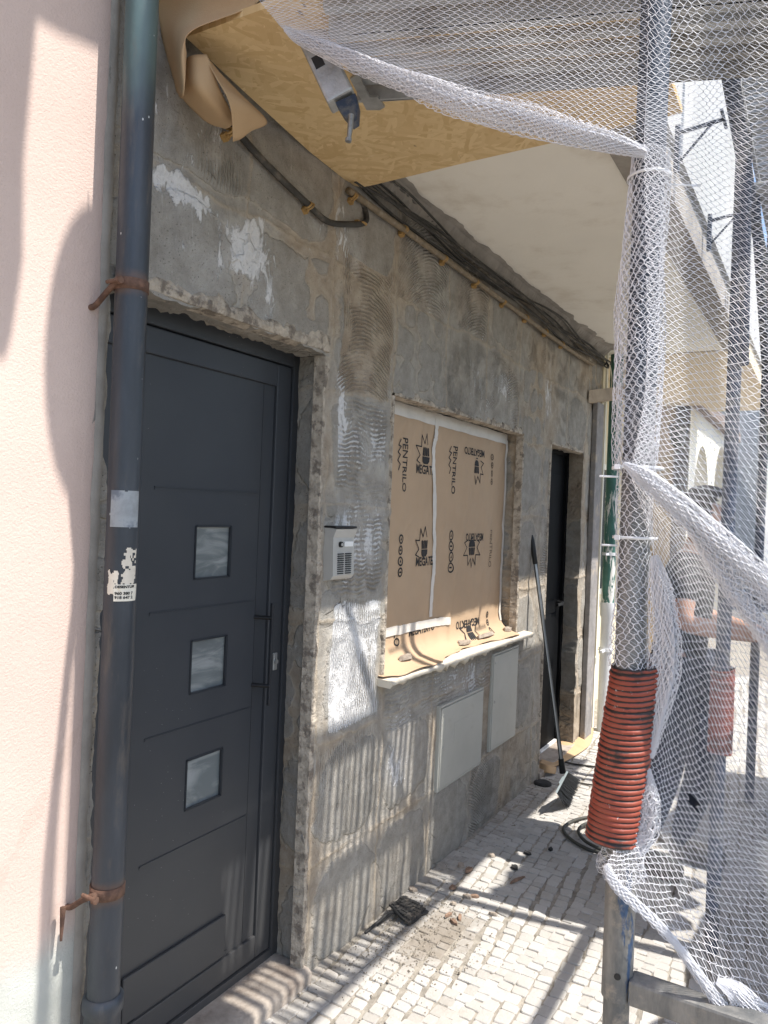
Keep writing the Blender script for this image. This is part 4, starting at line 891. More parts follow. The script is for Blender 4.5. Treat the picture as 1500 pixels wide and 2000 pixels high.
# ------------------------------------------------------------------ netting
def surf(rows, k=10):
    RW = [sweep(rw, k) for rw in rows]; n = len(RW[0]); cols = [sweep([rw[q] for rw in RW], k) for q in range(n)]
    return np.array([[tuple(cols[q][i]) for q in range(n)] for i in range(len(cols[0]))])   # [v][u]
def sample(S, u, v):
    nv_, nu_ = S.shape[:2]; U = np.clip(u, 0, 1) * (nu_ - 1); Vv = np.clip(v, 0, 1) * (nv_ - 1)
    i = np.minimum(Vv.astype(int), nv_ - 2); j = np.minimum(U.astype(int), nu_ - 2); a = (Vv - i)[..., None]; b_ = (U - j)[..., None]
    return S[i, j] * (1 - a) * (1 - b_) + S[i, j + 1] * (1 - a) * b_ + S[i + 1, j] * a * (1 - b_) + S[i + 1, j + 1] * a * b_
def threads(A_, B_, r):
    """triangular prisms between point arrays"""
    d = B_ - A_; L = np.linalg.norm(d, axis=1); ok = L > 1e-5; A_, B_, d, L = A_[ok], B_[ok], d[ok], L[ok]; r = r[ok] if hasattr(r, '__len__') else np.full(len(A_), r)
    t = d / L[:, None]; ref = np.tile(np.array([[.31, .83, .46]]), (len(t), 1)); a = np.cross(t, ref); a /= np.linalg.norm(a, axis=1)[:, None]; b_ = np.cross(t, a); out = []
    for P_ in (A_, B_):
        for q in range(3): out.append(P_ + (a * math.cos(q * 2.0944) + b_ * math.sin(q * 2.0944)) * r[:, None])
    Vv = np.stack(out, 1).reshape(-1, 3); n = len(A_); base = (np.arange(n) * 6)[:, None, None]
    f = np.array([[0, 1, 4, 3], [1, 2, 5, 4], [2, 0, 3, 5]])[None]; return Vv, (base + f).reshape(-1, 4)
def net_arrays(S, nu, nv, r=.00052, seed=1, holes=(), thin=True, wrap=False, fold=.0):
    """honeycomb knit with thin inlay: nu wales, nv rows"""
    rg = np.random.default_rng(seed); i = np.arange(nu + 1); j = np.arange(nv + 1); I, J = np.meshgrid(i, j, indexing='ij')
    off = np.where(((J // 2) + I) % 2 == 0, .40, -.40); U = (I + off) / nu; Vv = J / nv
    U = U + rg.normal(0, .075, U.shape) / nu; Vv = Vv + rg.normal(0, .16, U.shape) / nv + .35 / nv * np.sin(I * .9)
    lo = (vnoise(U * 7, Vv * 9, 1., seed + 60) - .5); lo2 = (vnoise(U * 9 + 5, Vv * 7, 1., seed + 61) - .5); U = U + lo * .9 / nu * 1.6; Vv = Vv + lo2 * 3.2 / nv
    if fold: U = U + fold * np.sin(Vv * 5 + U * 4) * np.sin(U * PI)
    P_ = sample(S, U, Vv); ok = np.ones(U.shape, bool)
    for hu, hv, hr in holes: ok &= np.hypot((U - hu) * 1.0, (Vv - hv) * 1.6) > hr
    segs = []
    def seg(a, b_, rr):
        m = ok[a] & ok[b_]; segs.append((P_[a][m], P_[b_][m], np.full(int(m.sum()), rr)))
    I0, J0 = I[:, :-1].ravel(), J[:, :-1].ravel(); seg((I0, J0), (I0, J0 + 1), r)
    m = (off[:-1, :] > 0) & (off[1:, :] < 0); a, b_ = np.nonzero(m); seg((a, b_), (a + 1, b_), r)
    if thin:
        m = (off[:-1, :-1] < 0) ; a, b_ = np.nonzero(m); seg((a, b_), (a + 1, b_ + 1), r * .38)
    return [np.concatenate(x) for x in zip(*segs)]
def net_object(name, arrs, parent):
    A_ = np.concatenate([a[0] for a in arrs]); B_ = np.concatenate([a[1] for a in arrs]); r = np.concatenate([a[2] for a in arrs])
    Vv, Ff = threads(A_, B_, r); me = bpy.data.meshes.new(name); me.from_pydata(Vv.tolist(), [], Ff.tolist()); me.materials.append(M['net'])
    o = bpy.data.objects.new(name, me); scn.collection.objects.link(o); o.parent = parent; o.matrix_parent_inverse = Matrix.Translation(ploc(parent)).inverted(); return o
def gather(name, pts, rad, parent, seed=1, flat=(1, .5), n=36, tw=3.0, k=10, layers=3):
    """bunched netting along a path: several real net layers rolled over each other"""
    P_ = sweep(pts, k); rr = np.interp(np.linspace(0, 1, len(P_)), np.linspace(0, 1, len(rad)), rad); L = sum((b_ - a).length for a, b_ in zip(P_[:-1], P_[1:])); arrs = []
    for ly in range(layers):
        G = []; l = 0; sc_ = (1.08, .86, .62, .4)[ly]
        for i, p in enumerate(P_):
            t = (P_[min(i + 1, len(P_) - 1)] - P_[max(i - 1, 0)]).normalized(); vd = (p - CAM).normalized(); a = t.cross(vd).normalized(); b_ = t.cross(a)
            if i: l += (p - P_[i - 1]).length
            row = []
            for q in range(n + 1):
                th = 2 * PI * q / n; nn = float(vnoise(np.array([(q % n) * .5 + 40 * (seed % 7) + 11 * ly]), np.array([l * 9.]), 1., seed)) - .5; n2 = .14 * math.sin(th * 5 + l * 6 + seed + ly) + .08 * math.sin(th * 9 - l * 11)
                m = rr[i] * sc_ * (1 + .5 * nn + n2); row.append(tuple(p + a * math.cos(th) * m * flat[0] + b_ * math.sin(th) * m * flat[1]))
            G.append(row)
        big = max(rad); arrs.append(net_arrays(np.array(G), max(16, int(big * 1500)), max(12, int(L / .0048)), r=.00050, seed=seed + ly))
    return net_object(name, arrs, parent)
net = thing('debris_net', 'white knitted debris net tied to the near scaffold pole and draped across the scaffold end', 'safety net', (1.32, -1.25, .5))
U1 = surf([[A(430, -220, 1.60), A(640, -220, 1.50), A(860, -220, 1.40), A(1070, -220, 1.30), A(1268, -220, 1.235)],
           [A(492, -30, 1.60), A(680, -60, 1.50), A(880, -50, 1.38), A(1080, -40, 1.30), A(1268, -40, 1.235)],
           [A(540, 42, 1.60), A(700, 65, 1.48), A(890, 95, 1.36), A(1090, 125, 1.28), A(1264, 140, 1.235)],
           [A(568, 68, 1.60), A(708, 128, 1.47), A(900, 202, 1.35), A(1100, 258, 1.27), A(1258, 290, 1.235)]])
U2 = surf([[A(1268, -220, 1.235), A(1350, -220, 1.24), A(1450, -210, 1.25), A(1560, -200, 1.25), A(1700, -200, 1.25)],
           [A(1264, 140, 1.235), A(1350, 140, 1.25), A(1440, 140, 1.27), A(1550, 140, 1.27), A(1700, 140, 1.27)],
           [A(1258, 300, 1.235), A(1345, 330, 1.26), A(1440, 360, 1.28), A(1550, 390, 1.28), A(1700, 420, 1.28)],
           [A(1262, 520, 1.235), A(1345, 540, 1.26), A(1440, 570, 1.29), A(1550, 610, 1.30), A(1700, 660, 1.30)],
           [A(1262, 740, 1.235), A(1330, 760, 1.25), A(1430, 820, 1.28), A(1545, 900, 1.30), A(1700, 990, 1.30)],
           [A(1235, 905, 1.225), A(1295, 945, 1.22), A(1390, 1025, 1.22), A(1505, 1140, 1.22), A(1700, 1320, 1.22)]])
LN = surf([[A(1228, 915, 1.222), A(1290, 955, 1.21), A(1390, 1040, 1.20), A(1505, 1155, 1.20), A(1700, 1340, 1.20)],
           [A(1276, 1080, 1.25), A(1325, 1110, 1.24), A(1410, 1200, 1.22), A(1520, 1320, 1.22), A(1700, 1470, 1.22)],
           [A(1280, 1250, 1.26), A(1330, 1290, 1.25), A(1415, 1380, 1.24), A(1525, 1490, 1.23), A(1700, 1600, 1.23)],
           [A(1275, 1450, 1.27), A(1330, 1490, 1.26), A(1415, 1570, 1.25), A(1525, 1660, 1.24), A(1700, 1740, 1.24)],
           [A(1236, 1590, 1.26), A(1300, 1630, 1.25), A(1400, 1720, 1.24), A(1520, 1810, 1.23), A(1700, 1890, 1.22)],
           [A(1183, 1690, 1.225), A(1238, 1760, 1.225), A(1325, 1850, 1.21), A(1425, 1985, 1.20), A(1520, 2130, 1.19)]])
net_object('upper_net', [net_arrays(U1, 78, 132, seed=2), net_arrays(U2, 40, 296, seed=3)], net)
net_object('lower_net', [net_arrays(LN, 46, 214, seed=4, fold=.02, holes=((.34, .66, .022), (.22, .82, .022), (.38, .90, .014), (.5, .93, .014)))], net)
# wrapped net round the pole
def pole_wrap(z0, z1, ra, off, nu, nv, seed, a0=0, a1=2 * PI):
    G = []
    for i in range(40):
        f = i / 39; z = z1 + (z0 - z1) * f; row = []
        for k in range(40):
            t = a0 + (a1 - a0) * k / 39; rr = np.interp(f, np.linspace(0, 1, len(ra)), ra) * (1 + .10 * math.sin(t * 3 + f * 9 + seed) + .06 * math.sin(t * 7 - f * 5)); o_ = np.interp(f, np.linspace(0, 1, len(off)), off)
            row.append((P1.x + o_ * RT.x + math.cos(t) * rr, P1.y + o_ * RT.y + math.sin(t) * rr, z))
        G.append(row)
    return net_arrays(np.array(G), nu, nv, r=.00055, seed=seed)
zt = at(1275, 285, 1.26).z; zm_ = at(1245, 910, 1.26).z; zb = at(1235, 1310, 1.26).z; zl = at(1205, 1720, 1.26).z
net_object('pole_wrap', [pole_wrap(zm_, zt, (.030, .033, .036, .036, .032), (-.001, -.002, -.006, -.006, -.002), 36, 104, 5), pole_wrap(zm_, zt, (.028, .031, .039, .040, .034), (-.001, -.003, -.008, -.007, -.002), 34, 98, 6),
                       pole_wrap(zb, zm_, (.0295, .029, .029, .031), (-.001, -.001, .0, .0), 28, 74, 7), pole_wrap(zl, zb - .26, (.031, .034, .039), (0, 0, 0), 26, 28, 8)], net)
gather('hem', [A(556, 56, 1.59), A(592, 78, 1.57), A(705, 124, 1.465), A(806, 164, 1.40), A(900, 202, 1.345), A(1010, 232, 1.30), A(1100, 256, 1.265), A(1190, 278, 1.245), A(1262, 300, 1.235)], (.004, .011, .015, .018, .022, .022, .018, .014, .006), net, 3)
gather('fold_roll', [A(1218, 905, 1.215), A(1260, 935, 1.205), A(1330, 990, 1.195), A(1420, 1072, 1.19), A(1505, 1155, 1.185), A(1600, 1245, 1.185), A(1700, 1335, 1.185)], (.003, .014, .018, .020, .022, .024, .026), net, 5)
gather('fold_roll', [A(1335, 1010, 1.205), A(1400, 1105, 1.20), A(1465, 1200, 1.195), A(1540, 1310, 1.19), A(1640, 1430, 1.19)], (.006, .012, .013, .014, .015), net, 9)
gather('crumpled_fold', [A(1278, 1085, 1.25), A(1290, 1150, 1.245), A(1300, 1230, 1.24), A(1298, 1310, 1.245), A(1284, 1400, 1.25), A(1270, 1480, 1.255)], (.006, .016, .020, .022, .012, .004), net, 12, (1, .4))
gather('crumpled_fold', [A(1264, 1500, 1.255), A(1264, 1560, 1.25), A(1258, 1620, 1.25), A(1240, 1670, 1.25)], (.004, .017, .018, .008), net, 14, (1, .4))
gather('hem', [A(1184, 1690, 1.225), A(1196, 1718, 1.222), A(1226, 1752, 1.22), A(1275, 1795, 1.215), A(1325, 1850, 1.21), A(1375, 1918, 1.205), A(1425, 1990, 1.20), A(1500, 2100, 1.195)], (.005, .008, .008, .007, .006, .008, .010, .012), net, 16)
gather('crumpled_fold', [A(1400, 1915, 1.205), A(1440, 1940, 1.20), A(1470, 1985, 1.20), A(1520, 2040, 1.20)], (.004, .015, .026, .032), net, 18, (1, .25))
for (px0, px1, py, tail, lb) in ((1240, 1300, 335, 1375, 'white cable tie holding the net high on the near pole'), (1216, 1282, 913, 1208, 'white cable tie where the net folds over on the near pole'), (1207, 1277, 1051, 1203, 'white cable tie midway between fold and orange sleeve')):
    z = at((px0 + px1) / 2, py, 1.255).z; rr = .036 if py < 400 else (.042 if py < 1000 else .0365); mb = MB()
    ringp = [(P1.x + math.cos(t) * rr, P1.y + math.sin(t) * rr, z) for t in np.linspace(0, 2 * PI, 33)]
    mb.grid([[(p[0], p[1], p[2] - .0025) for p in ringp], [(p[0], p[1], p[2] + .0025) for p in ringp]])
    c = Vector((P1.x, P1.y, z)) + (CAM - P1).normalized() * rr; c.z = z; side = RT * (-1 if tail < px0 else 1); e = c + side * (rr + (.02 if tail < px0 else .05)) * 1.0
    mb.box((c + side * rr * .8 - Vector((.004, .004, .004))), (c + side * rr * .8 + Vector((.004, .004, .004)))); s0 = c + side * rr * .8 - (CAM - P1).normalized() * rr * .5; mb.tube([s0, e - (CAM - P1).normalized() * rr * .5], .0018, 6)
    o = tag(mb.build('cable_tie', M['tie'], None), lb, 'cable tie', 'cable ties on the near pole'); sf = o.modifiers.new('t', 'SOLIDIFY'); sf.thickness = .0012
# sheets added out of frame, shaped to shade the pink wall
mb = MB()
def sheet_at(mb, poly, y):
    mb.prism([(x, y, z) for x, z in poly], (0, -.006, 0))
def shade_poly(pts): return [(x + .145, z + 2.09) for x, z in pts]
sheet_at(mb, shade_poly([(.2, 1.91), (.955, 1.89), (.968, 1.95), (.985, 2.1), (.978, 2.3), (.995, 2.62), (1.06, 2.625), (1.30, 2.67), (1.30, 3.2), (.2, 3.2)]), -1.21)
bp = [(1.30, 2.32)] + [(1.20 - .155 * math.sin(t) ** .8, 1.94 + .36 * math.cos(t)) for t in np.linspace(.2, PI - .12, 14)] + [(1.30, 1.58)]
sheet_at(mb, shade_poly(bp), -1.215)
tag(mb.build('upper_shade_sheet', M['whitewall'], None), 'unseen white sheet added high up to shade the pink wall', 'sheeting')

# ------------------------------------------------------------------ broom
bt = Vector((4.242, -.004, 1.50)); hb = onZ(1097, 1492, .215)
bm_ = thing('broom', 'broom with striped metal handle leaning on the wall by the near black door', 'broom', (hb.x, hb.y, 0))
ax = (bt - hb).normalized()
mb = MB(); mb.tube([hb, bt - ax * .16], .0112, 12); hd = mb.build('handle', M['alu'], bm_)
mb = MB(); 
for k in range(3):
    th = k * 2.1 + .6; a = ax.cross(Vector((0, 0, 1))).normalized(); b2 = ax.cross(a); o_ = (a * math.cos(th) + b2 * math.sin(th)) * .0098; mb.tube([hb + o_, bt - ax * .165 + o_], .0034, 6)
mb.build('stripe', M['gripblack'], hd)
mb = MB(); mb.tube([bt - ax * .17, bt - ax * .165, bt - ax * .03, bt + ax * .0], [.0125, .0145, .0135, .008], 12); mb.build('grip', M['gripblack'], bm_)
p0, p1, p2_, p3 = onZ(1086, 1548, .13), onZ(1108, 1506, .22), None, None
hv_ = (p1 - p0); hdn = hv_.normalized(); tip0, tip1 = onZ(1110, 1578, .003), onZ(1131, 1526, .06)
mb = MB(); mb.tube([hb + ax * .03, hb - ax * .05], [.0155, .019], 12); mb.build('socket', M['gripblack'], bm_)
vdir = (CAM - p0).normalized()
mb = MB(); outw = ((tip0 + tip1) / 2 - (p0 + p1) / 2).normalized()
thk = vdir * .03
mb.prism([p0 - outw * .012 - thk * .5, p1 - outw * .012 - thk * .5, p1 + outw * .022 - thk * .5, p0 + outw * .022 - thk * .5], thk); mb.prism([p0 * .62 + p1 * .38 - outw * .035 - thk * .4, p0 * .3 + p1 * .7 - outw * .03 - thk * .4, p0 * .3 + p1 * .7 - outw * .012 - thk * .4, p0 * .62 + p1 * .38 - outw * .012 - thk * .4], thk * .8)
mb.build('head', M['brokengrey'], bm_)
mb = MB(); r = random.Random(2)
for k in range(420):
    f = r.random(); e = r.uniform(-.45, .45); s = p0.lerp(p1, f) + outw * .018 + thk * e; t = tip0.lerp(tip1, f + r.gauss(0, .05)) + thk * e * 1.5 + Vector((r.gauss(0, .006), r.gauss(0, .006), abs(r.gauss(0, .003)))); t.z = max(t.z, .004)
    mb.tube([s, s.lerp(t, .6) + Vector((0, 0, r.uniform(-.004, .004))), t], [.0016, .0015, .001], 3, cap=False)
mb.build('bristles', M['bristle'], bm_)

# ------------------------------------------------------------------ floor things
mb = MB(); rows = [[onZ(1100, 1408, .12), onZ(1130, 1402, .13), onZ(1158, 1425, .03)], [onZ(1080, 1440, .04), onZ(1115, 1440, .05), onZ(1150, 1455, .012)], [onZ(1062, 1475, .02), onZ(1095, 1482, .02), onZ(1118, 1478, .012)], [onZ(1050, 1490, .06), onZ(1075, 1497, .05), onZ(1092, 1494, .012)]]
crumple('floor_paper', rows, M['kraft'], 'folded kraft paper sheet on the floor before the near black door', 21, None, .012)
mb = MB(); rows = [[onZ(1048, 1492, .05), onZ(1068, 1495, .06), onZ(1085, 1498, .03)], [onZ(1050, 1506, .015), onZ(1066, 1510, .02), onZ(1082, 1512, .008)]]
crumple('floor_paper', rows, M['kraft'], 'small crumpled kraft paper scrap at the mortar wall corner', 23, None, .02)
mb = MB(); c = onZ(1068, 1448, .04); mb.box((c.x - .28, c.y - .05, .036), (c.x + .22, c.y + .05, .05)); tag(mb.build('offcut_board', M['white'], None), 'pale offcut board lying in the near black doorway', 'board')
c = onZ(1060, 1532, .0); mb = MB(); mb.tube([(c.x, c.y, .0), (c.x, c.y, .012), (c.x, c.y, .018)], [.052, .052, .04], 20); tag(mb.build('black_cap', M['rubber'], None), 'round black cap lying at the foot of the mortar wall', 'cap')
hp = [onZ(1165, 1498, .008), onZ(1110, 1490, .008), onZ(1085, 1478, .008), onZ(1055, 1468, .01)]
cable('floor_cable', hp, .006, M['cable'], 'thin black cable running across the paving towards the near black door', None)
cable('floor_cable', [onZ(1180, 1536, .008), onZ(1150, 1532, .008), onZ(1125, 1528, .008)], .005, M['cable'], 'short black cable end behind the broom bristles', None)
hz = [(1260, 1598, .012), (1200, 1594, .012), (1150, 1596, .012), (1118, 1604, .012), (1101, 1618, .012), (1110, 1635, .012), (1135, 1652, .012), (1165, 1664, .012), (1200, 1668, .014), (1240, 1660, .02), (1255, 1640, .022), (1230, 1618, .022), (1180, 1606, .022), (1145, 1609, .022), (1130, 1622, .022), (1140, 1640, .022), (1165, 1655, .022), (1190, 1664, .024), (1225, 1668, .03)]
cable('hose', [onZ(*q) for q in hz], .0085, M['hose'], 'dark hose coiled loosely on the sunlit paving', None)
tb = MB(); q = [onZ(760, 1766, .05), onZ(790, 1748, .035), onZ(838, 1778, .012), onZ(800, 1806, .012)]
G = [[q[0].lerp(q[1], a / 8).lerp(q[3].lerp(q[2], a / 8), b_ / 8) + Vector((0, 0, .004 * math.sin(a * 1.3 + b_))) for a in range(9)] for b_ in range(9)]
tb.grid(G, False)
for a in range(1, 8):
    for b_ in range(1, 8): tb.box(G[b_][a] + Vector((-.008, -.006, .0)), G[b_][a] + Vector((.008, .006, .008)))
o = tag(tb.build('rubber_tile', M['rubber'], None), 'dark ribbed rubber tile dropped at the foot of the mortar wall', 'tile'); sf = o.modifiers.new('t', 'SOLIDIFY'); sf.thickness = .008
chips = [(915, 1700, .06, .03, 'flat reddish chip near the wall, above the shadow corner', 'woodchip'), (900, 1692, .05, .035, 'grey chip touching the reddish chip by the wall', 'chip'), (912, 1752, .045, .03, 'brown chip on the sunlit edge beside the thin pole shadow', 'chip'), (925, 1752, .05, .02, 'dark broken chip next to the pole shadow', 'woodchip'),
         (876, 1788, .05, .014, 'thin brown splinter on the sunlit paving', 'woodchip'), (898, 1793, .055, .018, 'longest reddish splinter on the sunlit paving', 'woodchip'), (886, 1802, .05, .016, 'pinkish splinter lowest of the three in the sun', 'woodchip'), (963, 1787, .045, .012, 'lone grey sliver out on the sunlit paving', 'chip'),
         (885, 1766, .03, .02, 'small pale crumb in the sun by the shadow edge', 'chip'), (884, 1735, .04, .03, 'dark round crumb at the corner of the shadow', 'woodchip'), (1005, 1695, .05, .035, 'dark pebble in the shaded strip of paving', 'rubber'), (1030, 1668, .045, .03, 'dark stone chip in shade left of the hose', 'rubber'),
         (960, 1672, .035, .025, 'pale crumb in the shaded paving near the wall', 'chip'), (1010, 1720, .11, .012, 'long thin stick crossing the sunlit patch', 'woodchip'), (1075, 1660, .035, .025, 'small dark crumb in shade nearest the hose', 'rubber'), (806, 1738, .05, .035, 'yellowish lump against the foot of the wall', 'chip')]
for k, (px, py, L, Wd, lb, m) in enumerate(chips): chunk('rubble_chip', px, py, .003, L, Wd, .010, k * .7, M[m], lb, 'rubble', 'rubble chips on the paving', 40 + k)
for px, py, lb in ((748, 1802, 'curved dark metal strip lying beside the rubber tile'), (770, 1788, 'bent dark strip standing on the debris by the wall')):
    p = onZ(px, py, .005); cable('metal_strip', [p + Vector((-.1, .02, 0)), p + Vector((-.03, .0, .02)), p + Vector((.04, -.01, .025)), p + Vector((.09, -.04, .0))], .006, M['rubber'], lb, None, 5)
mb = MB(); r = random.Random(77)
for k in range(1500):
    if k < 1250: x, y = r.gauss(2.55, .20), -abs(r.gauss(.18, .13)) - .02
    else: x, y = r.uniform(2.1, 5.2), -abs(r.gauss(.03, .12)) - .015
    s = abs(r.gauss(.0016, .0018)) + .001; a = r.uniform(0, 6); e = r.uniform(.4, 1)
    d1_ = Vector((math.cos(a), math.sin(a), r.uniform(-.2, .3))) * s; d2_ = Vector((-math.sin(a), math.cos(a), 0)) * s * e; c = Vector((x, y, .002)); t_ = c + Vector((0, 0, s * .9))
    mb.add([c - d1_, c - d2_, c + d1_, c + d2_, t_], [(0, 1, 4), (1, 2, 4), (2, 3, 4), (3, 0, 4)])
o = mb.build('rubble_dust', M['dust'], None); o['kind'] = 'stuff'; tag(o, 'fine mortar crumbs scattered along the foot of the wall', 'rubble')

# ------------------------------------------------------------------ far end: cream house, pipe, beam
cr = thing('cream_house', 'cream neighbouring house with arched porch seen beyond the green drainpipe', 'house', (7, 0, 0))
mb = MB(); mb.box((5.70, .25, -.03), (8.6, .6, 4.5)); mb.box((5.662, -.012, -.03), (5.72, .25, 4.5)); mb.build('wall', M['cream'], cr)
mb = MB(); mb.box((5.735, -.02, .62), (5.765, .02, 2.87)); mb.box((5.80, .0, .62), (5.825, .04, 2.87)); mb.box((5.735, -.02, .59), (5.84, .03, .618)); mb.box((5.735, -.015, .04), (5.765, .03, .588)); mb.build('corner_trim', M['creamlight'], cr)
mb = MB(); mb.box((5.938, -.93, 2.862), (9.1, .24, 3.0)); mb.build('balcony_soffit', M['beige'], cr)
mb = MB(); mb.box((5.938, -.95, 3.001), (9.1, .24, 4.0)); mb.build('balcony_parapet', M['whitewall'], cr)
mb = MB(); frame_box(mb, 6.2, 7.0, .95, 2.1, .22, .26, .05); wf = mb.build('window_frame', M['creamlight'], cr)
mb = MB(); mb.box((6.25, .23, 1.0), (6.95, .24, 2.05)); mb.build('pane', M['glassdark'], wf)
def arch_wall(mb, P0, d, L, H, th, arches, nrm):
    """wall from P0 along d with arched openings (centre, half width, spring height)"""
    n = 10; d = Vector(d); nr = Vector(nrm) * th; xs_ = [0]
    cur = 0
    for (c, hw, sp) in arches:
        mb.prism([P0 + d * cur, P0 + d * (c - hw), P0 + d * (c - hw) + UP * H, P0 + d * cur + UP * H], nr); pts = [(c + hw * math.cos(PI - PI * k / n), sp + hw * 1.25 * math.sin(PI * k / n)) for k in range(n + 1)]
        for a, b_ in zip(pts[:-1], pts[1:]): mb.prism([P0 + d * a[0] + UP * a[1], P0 + d * b_[0] + UP * b_[1], P0 + d * b_[0] + UP * H, P0 + d * a[0] + UP * H], nr)
        cur = c + hw
    mb.prism([P0 + d * cur, P0 + d * L, P0 + d * L + UP * H, P0 + d * cur + UP * H], nr)
mb = MB(); arch_wall(mb, Vector((8.6, .249, 0)), (0, -1, 0), .43, 2.86, .18, [], (1, 0, 0)); mb.build('porch_pier', M['porchshade'], cr)
mb = MB(); arch_wall(mb, Vector((8.6, -.19, 0)), (1, 0, 0), 4.0, 2.86, .16, [(.95, .62, 1.75), (2.75, .75, 1.75)], (0, 1, 0)); mb.build('arched_porch', M['creamlight'], cr)
mb = MB(); mb.box((8.6, -.3, 2.86), (12.6, 1.6, 3.0)); mb.build('porch_roof', M['roof'], cr)
mb = MB(); mb.box((12.6, -.19, 0), (12.8, 1.6, 2.86)); mb.box((8.79, 1.5, 0), (12.6, 1.7, 2.86)); mb.build('porch_back_wall', M['cream'], cr)
ln = thing('wall_lantern', 'dark wall lantern bracket on the shaded porch pier', 'lantern', (8.55, .0, 2.3)); mb = MB(); c = onX(1318, 832, 8.5)
mb.tube([(8.6, c.y + .08, c.z), (8.5, c.y, c.z + .02), (8.42, c.y - .05, c.z - .02)], .02, 8); mb.build('arm', M['black'], ln); mb = MB(); mb.tube([(8.42, c.y - .05, c.z - .02), (8.42, c.y - .05, c.z - .04), (8.42, c.y - .05, c.z - .2), (8.42, c.y - .05, c.z - .24)], [.03, .10, .07, .03], 8); mb.build('lamp_body', M['glassdark'], ln)
gp = thing('green_drainpipe', 'peeling green drainpipe with a pale plastic foot at the far end of the wall', 'drainpipe', (5.86, -.06, 0))
mb = MB(); mb.tube([(5.86, -.06, .98), (5.86, -.06, 1.6), (5.862, -.06, 2.88)], .048, 20); mb.build('pipe', M['green'], gp)
mb = MB(); mb.tube([(5.86, -.06, 0), (5.86, -.06, .86), (5.86, -.06, .88), (5.86, -.06, .98)], [.044, .044, .053, .053], 20); mb.build('plastic_foot', M['pvc'], gp)
for z in (.62, 1.35):
    mb = MB(); mb.tube([(5.86, -.06, z - .012), (5.86, -.06, z + .012)], .053, 20); mb.box((5.72, -.07, z - .008), (5.83, -.05, z + .008)); mb.build('bracket', M['pvc'], gp)
bq0 = onY(1150, 772, -.015); bq1 = onX(1232, 762, 5.78)
mb = MB(); d = (bq1 - bq0); hh = .055
mb.prism([bq0 + Vector((0, 0, -.05)), bq0 + Vector((0, 0, .035)), bq0 + Vector((.09, 0, .045)), bq0 + Vector((.09, 0, -.045))], (bq1 - bq0) * .9); o = tag(mb.build('timber_beam', M['timber'], None), 'short weathered timber beam jutting from the wall below the balcony end', 'beam')
# far building across
fb = thing('far_building', 'distant beige building with brown eave and white balustrade posts', 'building', (18, -1, 0))
mb = MB(); mb.box((17, -6, 2.6), (22, -.75, 4.1)); mb.build('wall', M['farbeige'], fb)
mb = MB(); mb.box((16.6, -6, 4.1), (22.3, -.7, 4.9)); mb.build('eave', M['roof'], fb)
mb = MB(); mb.box((17.6, -6, 0), (22, -.75, 2.6)); mb.build('shaded_ground_floor', M['glassdark'], fb)  # plain dark box, the shade of the openings put into its colour
for k in range(7):
    mb = MB(); y = -1.32 - k * .42; mb.tube([(16.9, y, 0), (16.9, y, 2.6)], .055, 8); mb.build('post', M['white'], fb)
mb = MB(); mb.box((24, .2, 0), (30, 6, 5.6)); tag(mb.build('pale_block', M['whitewall'], None), 'pale far building glimpsed above the arched porch', 'building')
hs = lambda a: (.50 + .04 * math.sin(a * 2.3)) if a < 10 else 1.05
mb = MB(); mb.grid([[(3.22 + .06 * a, -1.99 + .02 * math.sin(a * 2.0), z + .05 * math.sin(a * 1.9) * (z < 2)) for a in range(11)] for z in (1.62, 2.0, 2.4, 2.9)]); o = tag(mb.build('shade_sheet', M['whitewall'], None), 'unseen pale sheet added outside the scaffold to shade a band of paving', 'shade_sheet'); sf = o.modifiers.new('t', 'SOLIDIFY'); sf.thickness = .004  # sheet added out of view to cast the shade band on the paving
# unseen sheet added on the outer side to shade the far paving
mb = MB(); G = [[(2.5 + .16 * a, -1.97 + .03 * math.sin(a * 1.7), (.05, .5, 1.0, 1.0 + .5 * hs(a), 1.0 + hs(a))[q]) for a in range(20)] for q in range(5)]; mb.grid(G); o = tag(mb.build('outer_shade_sheet', M['whitewall'], None), 'unseen white sheet added outside the scaffold to shade the far paving', 'sheeting'); sf = o.modifiers.new('t', 'SOLIDIFY'); sf.thickness = .004

# ------------------------------------------------------------------ worker
def skin_mesh(name, pts, edges, rad, m, parent, sub=2):
    me = bpy.data.meshes.new(name); me.from_pydata([tuple(p) for p in pts], edges, []); o = bpy.data.objects.new(name, me); scn.collection.objects.link(o)
    sk = o.modifiers.new('skin', 'SKIN'); 
    if not me.skin_vertices: 
        bm = bmesh.new(); bm.from_mesh(me); bm.verts.layers.skin.verify(); bm.to_mesh(me); bm.free()
    for i, r_ in enumerate(rad):
        v = me.skin_vertices[0].data[i]; v.radius = r_ if isinstance(r_, tuple) else (r_, r_)
        v.use_root = (i == 0)
    ss = o.modifiers.new('sub', 'SUBSURF'); ss.levels = sub; ss.render_levels = sub
    dg = bpy.context.evaluated_depsgraph_get(); dg.update(); me2 = bpy.data.meshes.new_from_object(o.evaluated_get(dg)); bpy.data.objects.remove(o); bpy.data.meshes.remove(me)
    me2.name = name; me2.materials.clear(); me2.materials.append(m); me2.polygons.foreach_set('use_smooth', [True] * len(me2.polygons))
    o = bpy.data.objects.new(name, me2); scn.collection.objects.link(o); o.parent = parent; o.matrix_parent_inverse = Matrix.Translation(ploc(parent)).inverted(); return o
WP = Vector((3.74, -.915, 0))
pr = thing('person', 'worker in black T-shirt and navy trousers reaching forward behind the net', 'person', WP)
def wpt(f, s, z): return WP + Vector((-.10 * f - .0 + s * .98, -f, 0)) + Vector((0, 0, z)) if False else WP + Vector((s, -f, z))
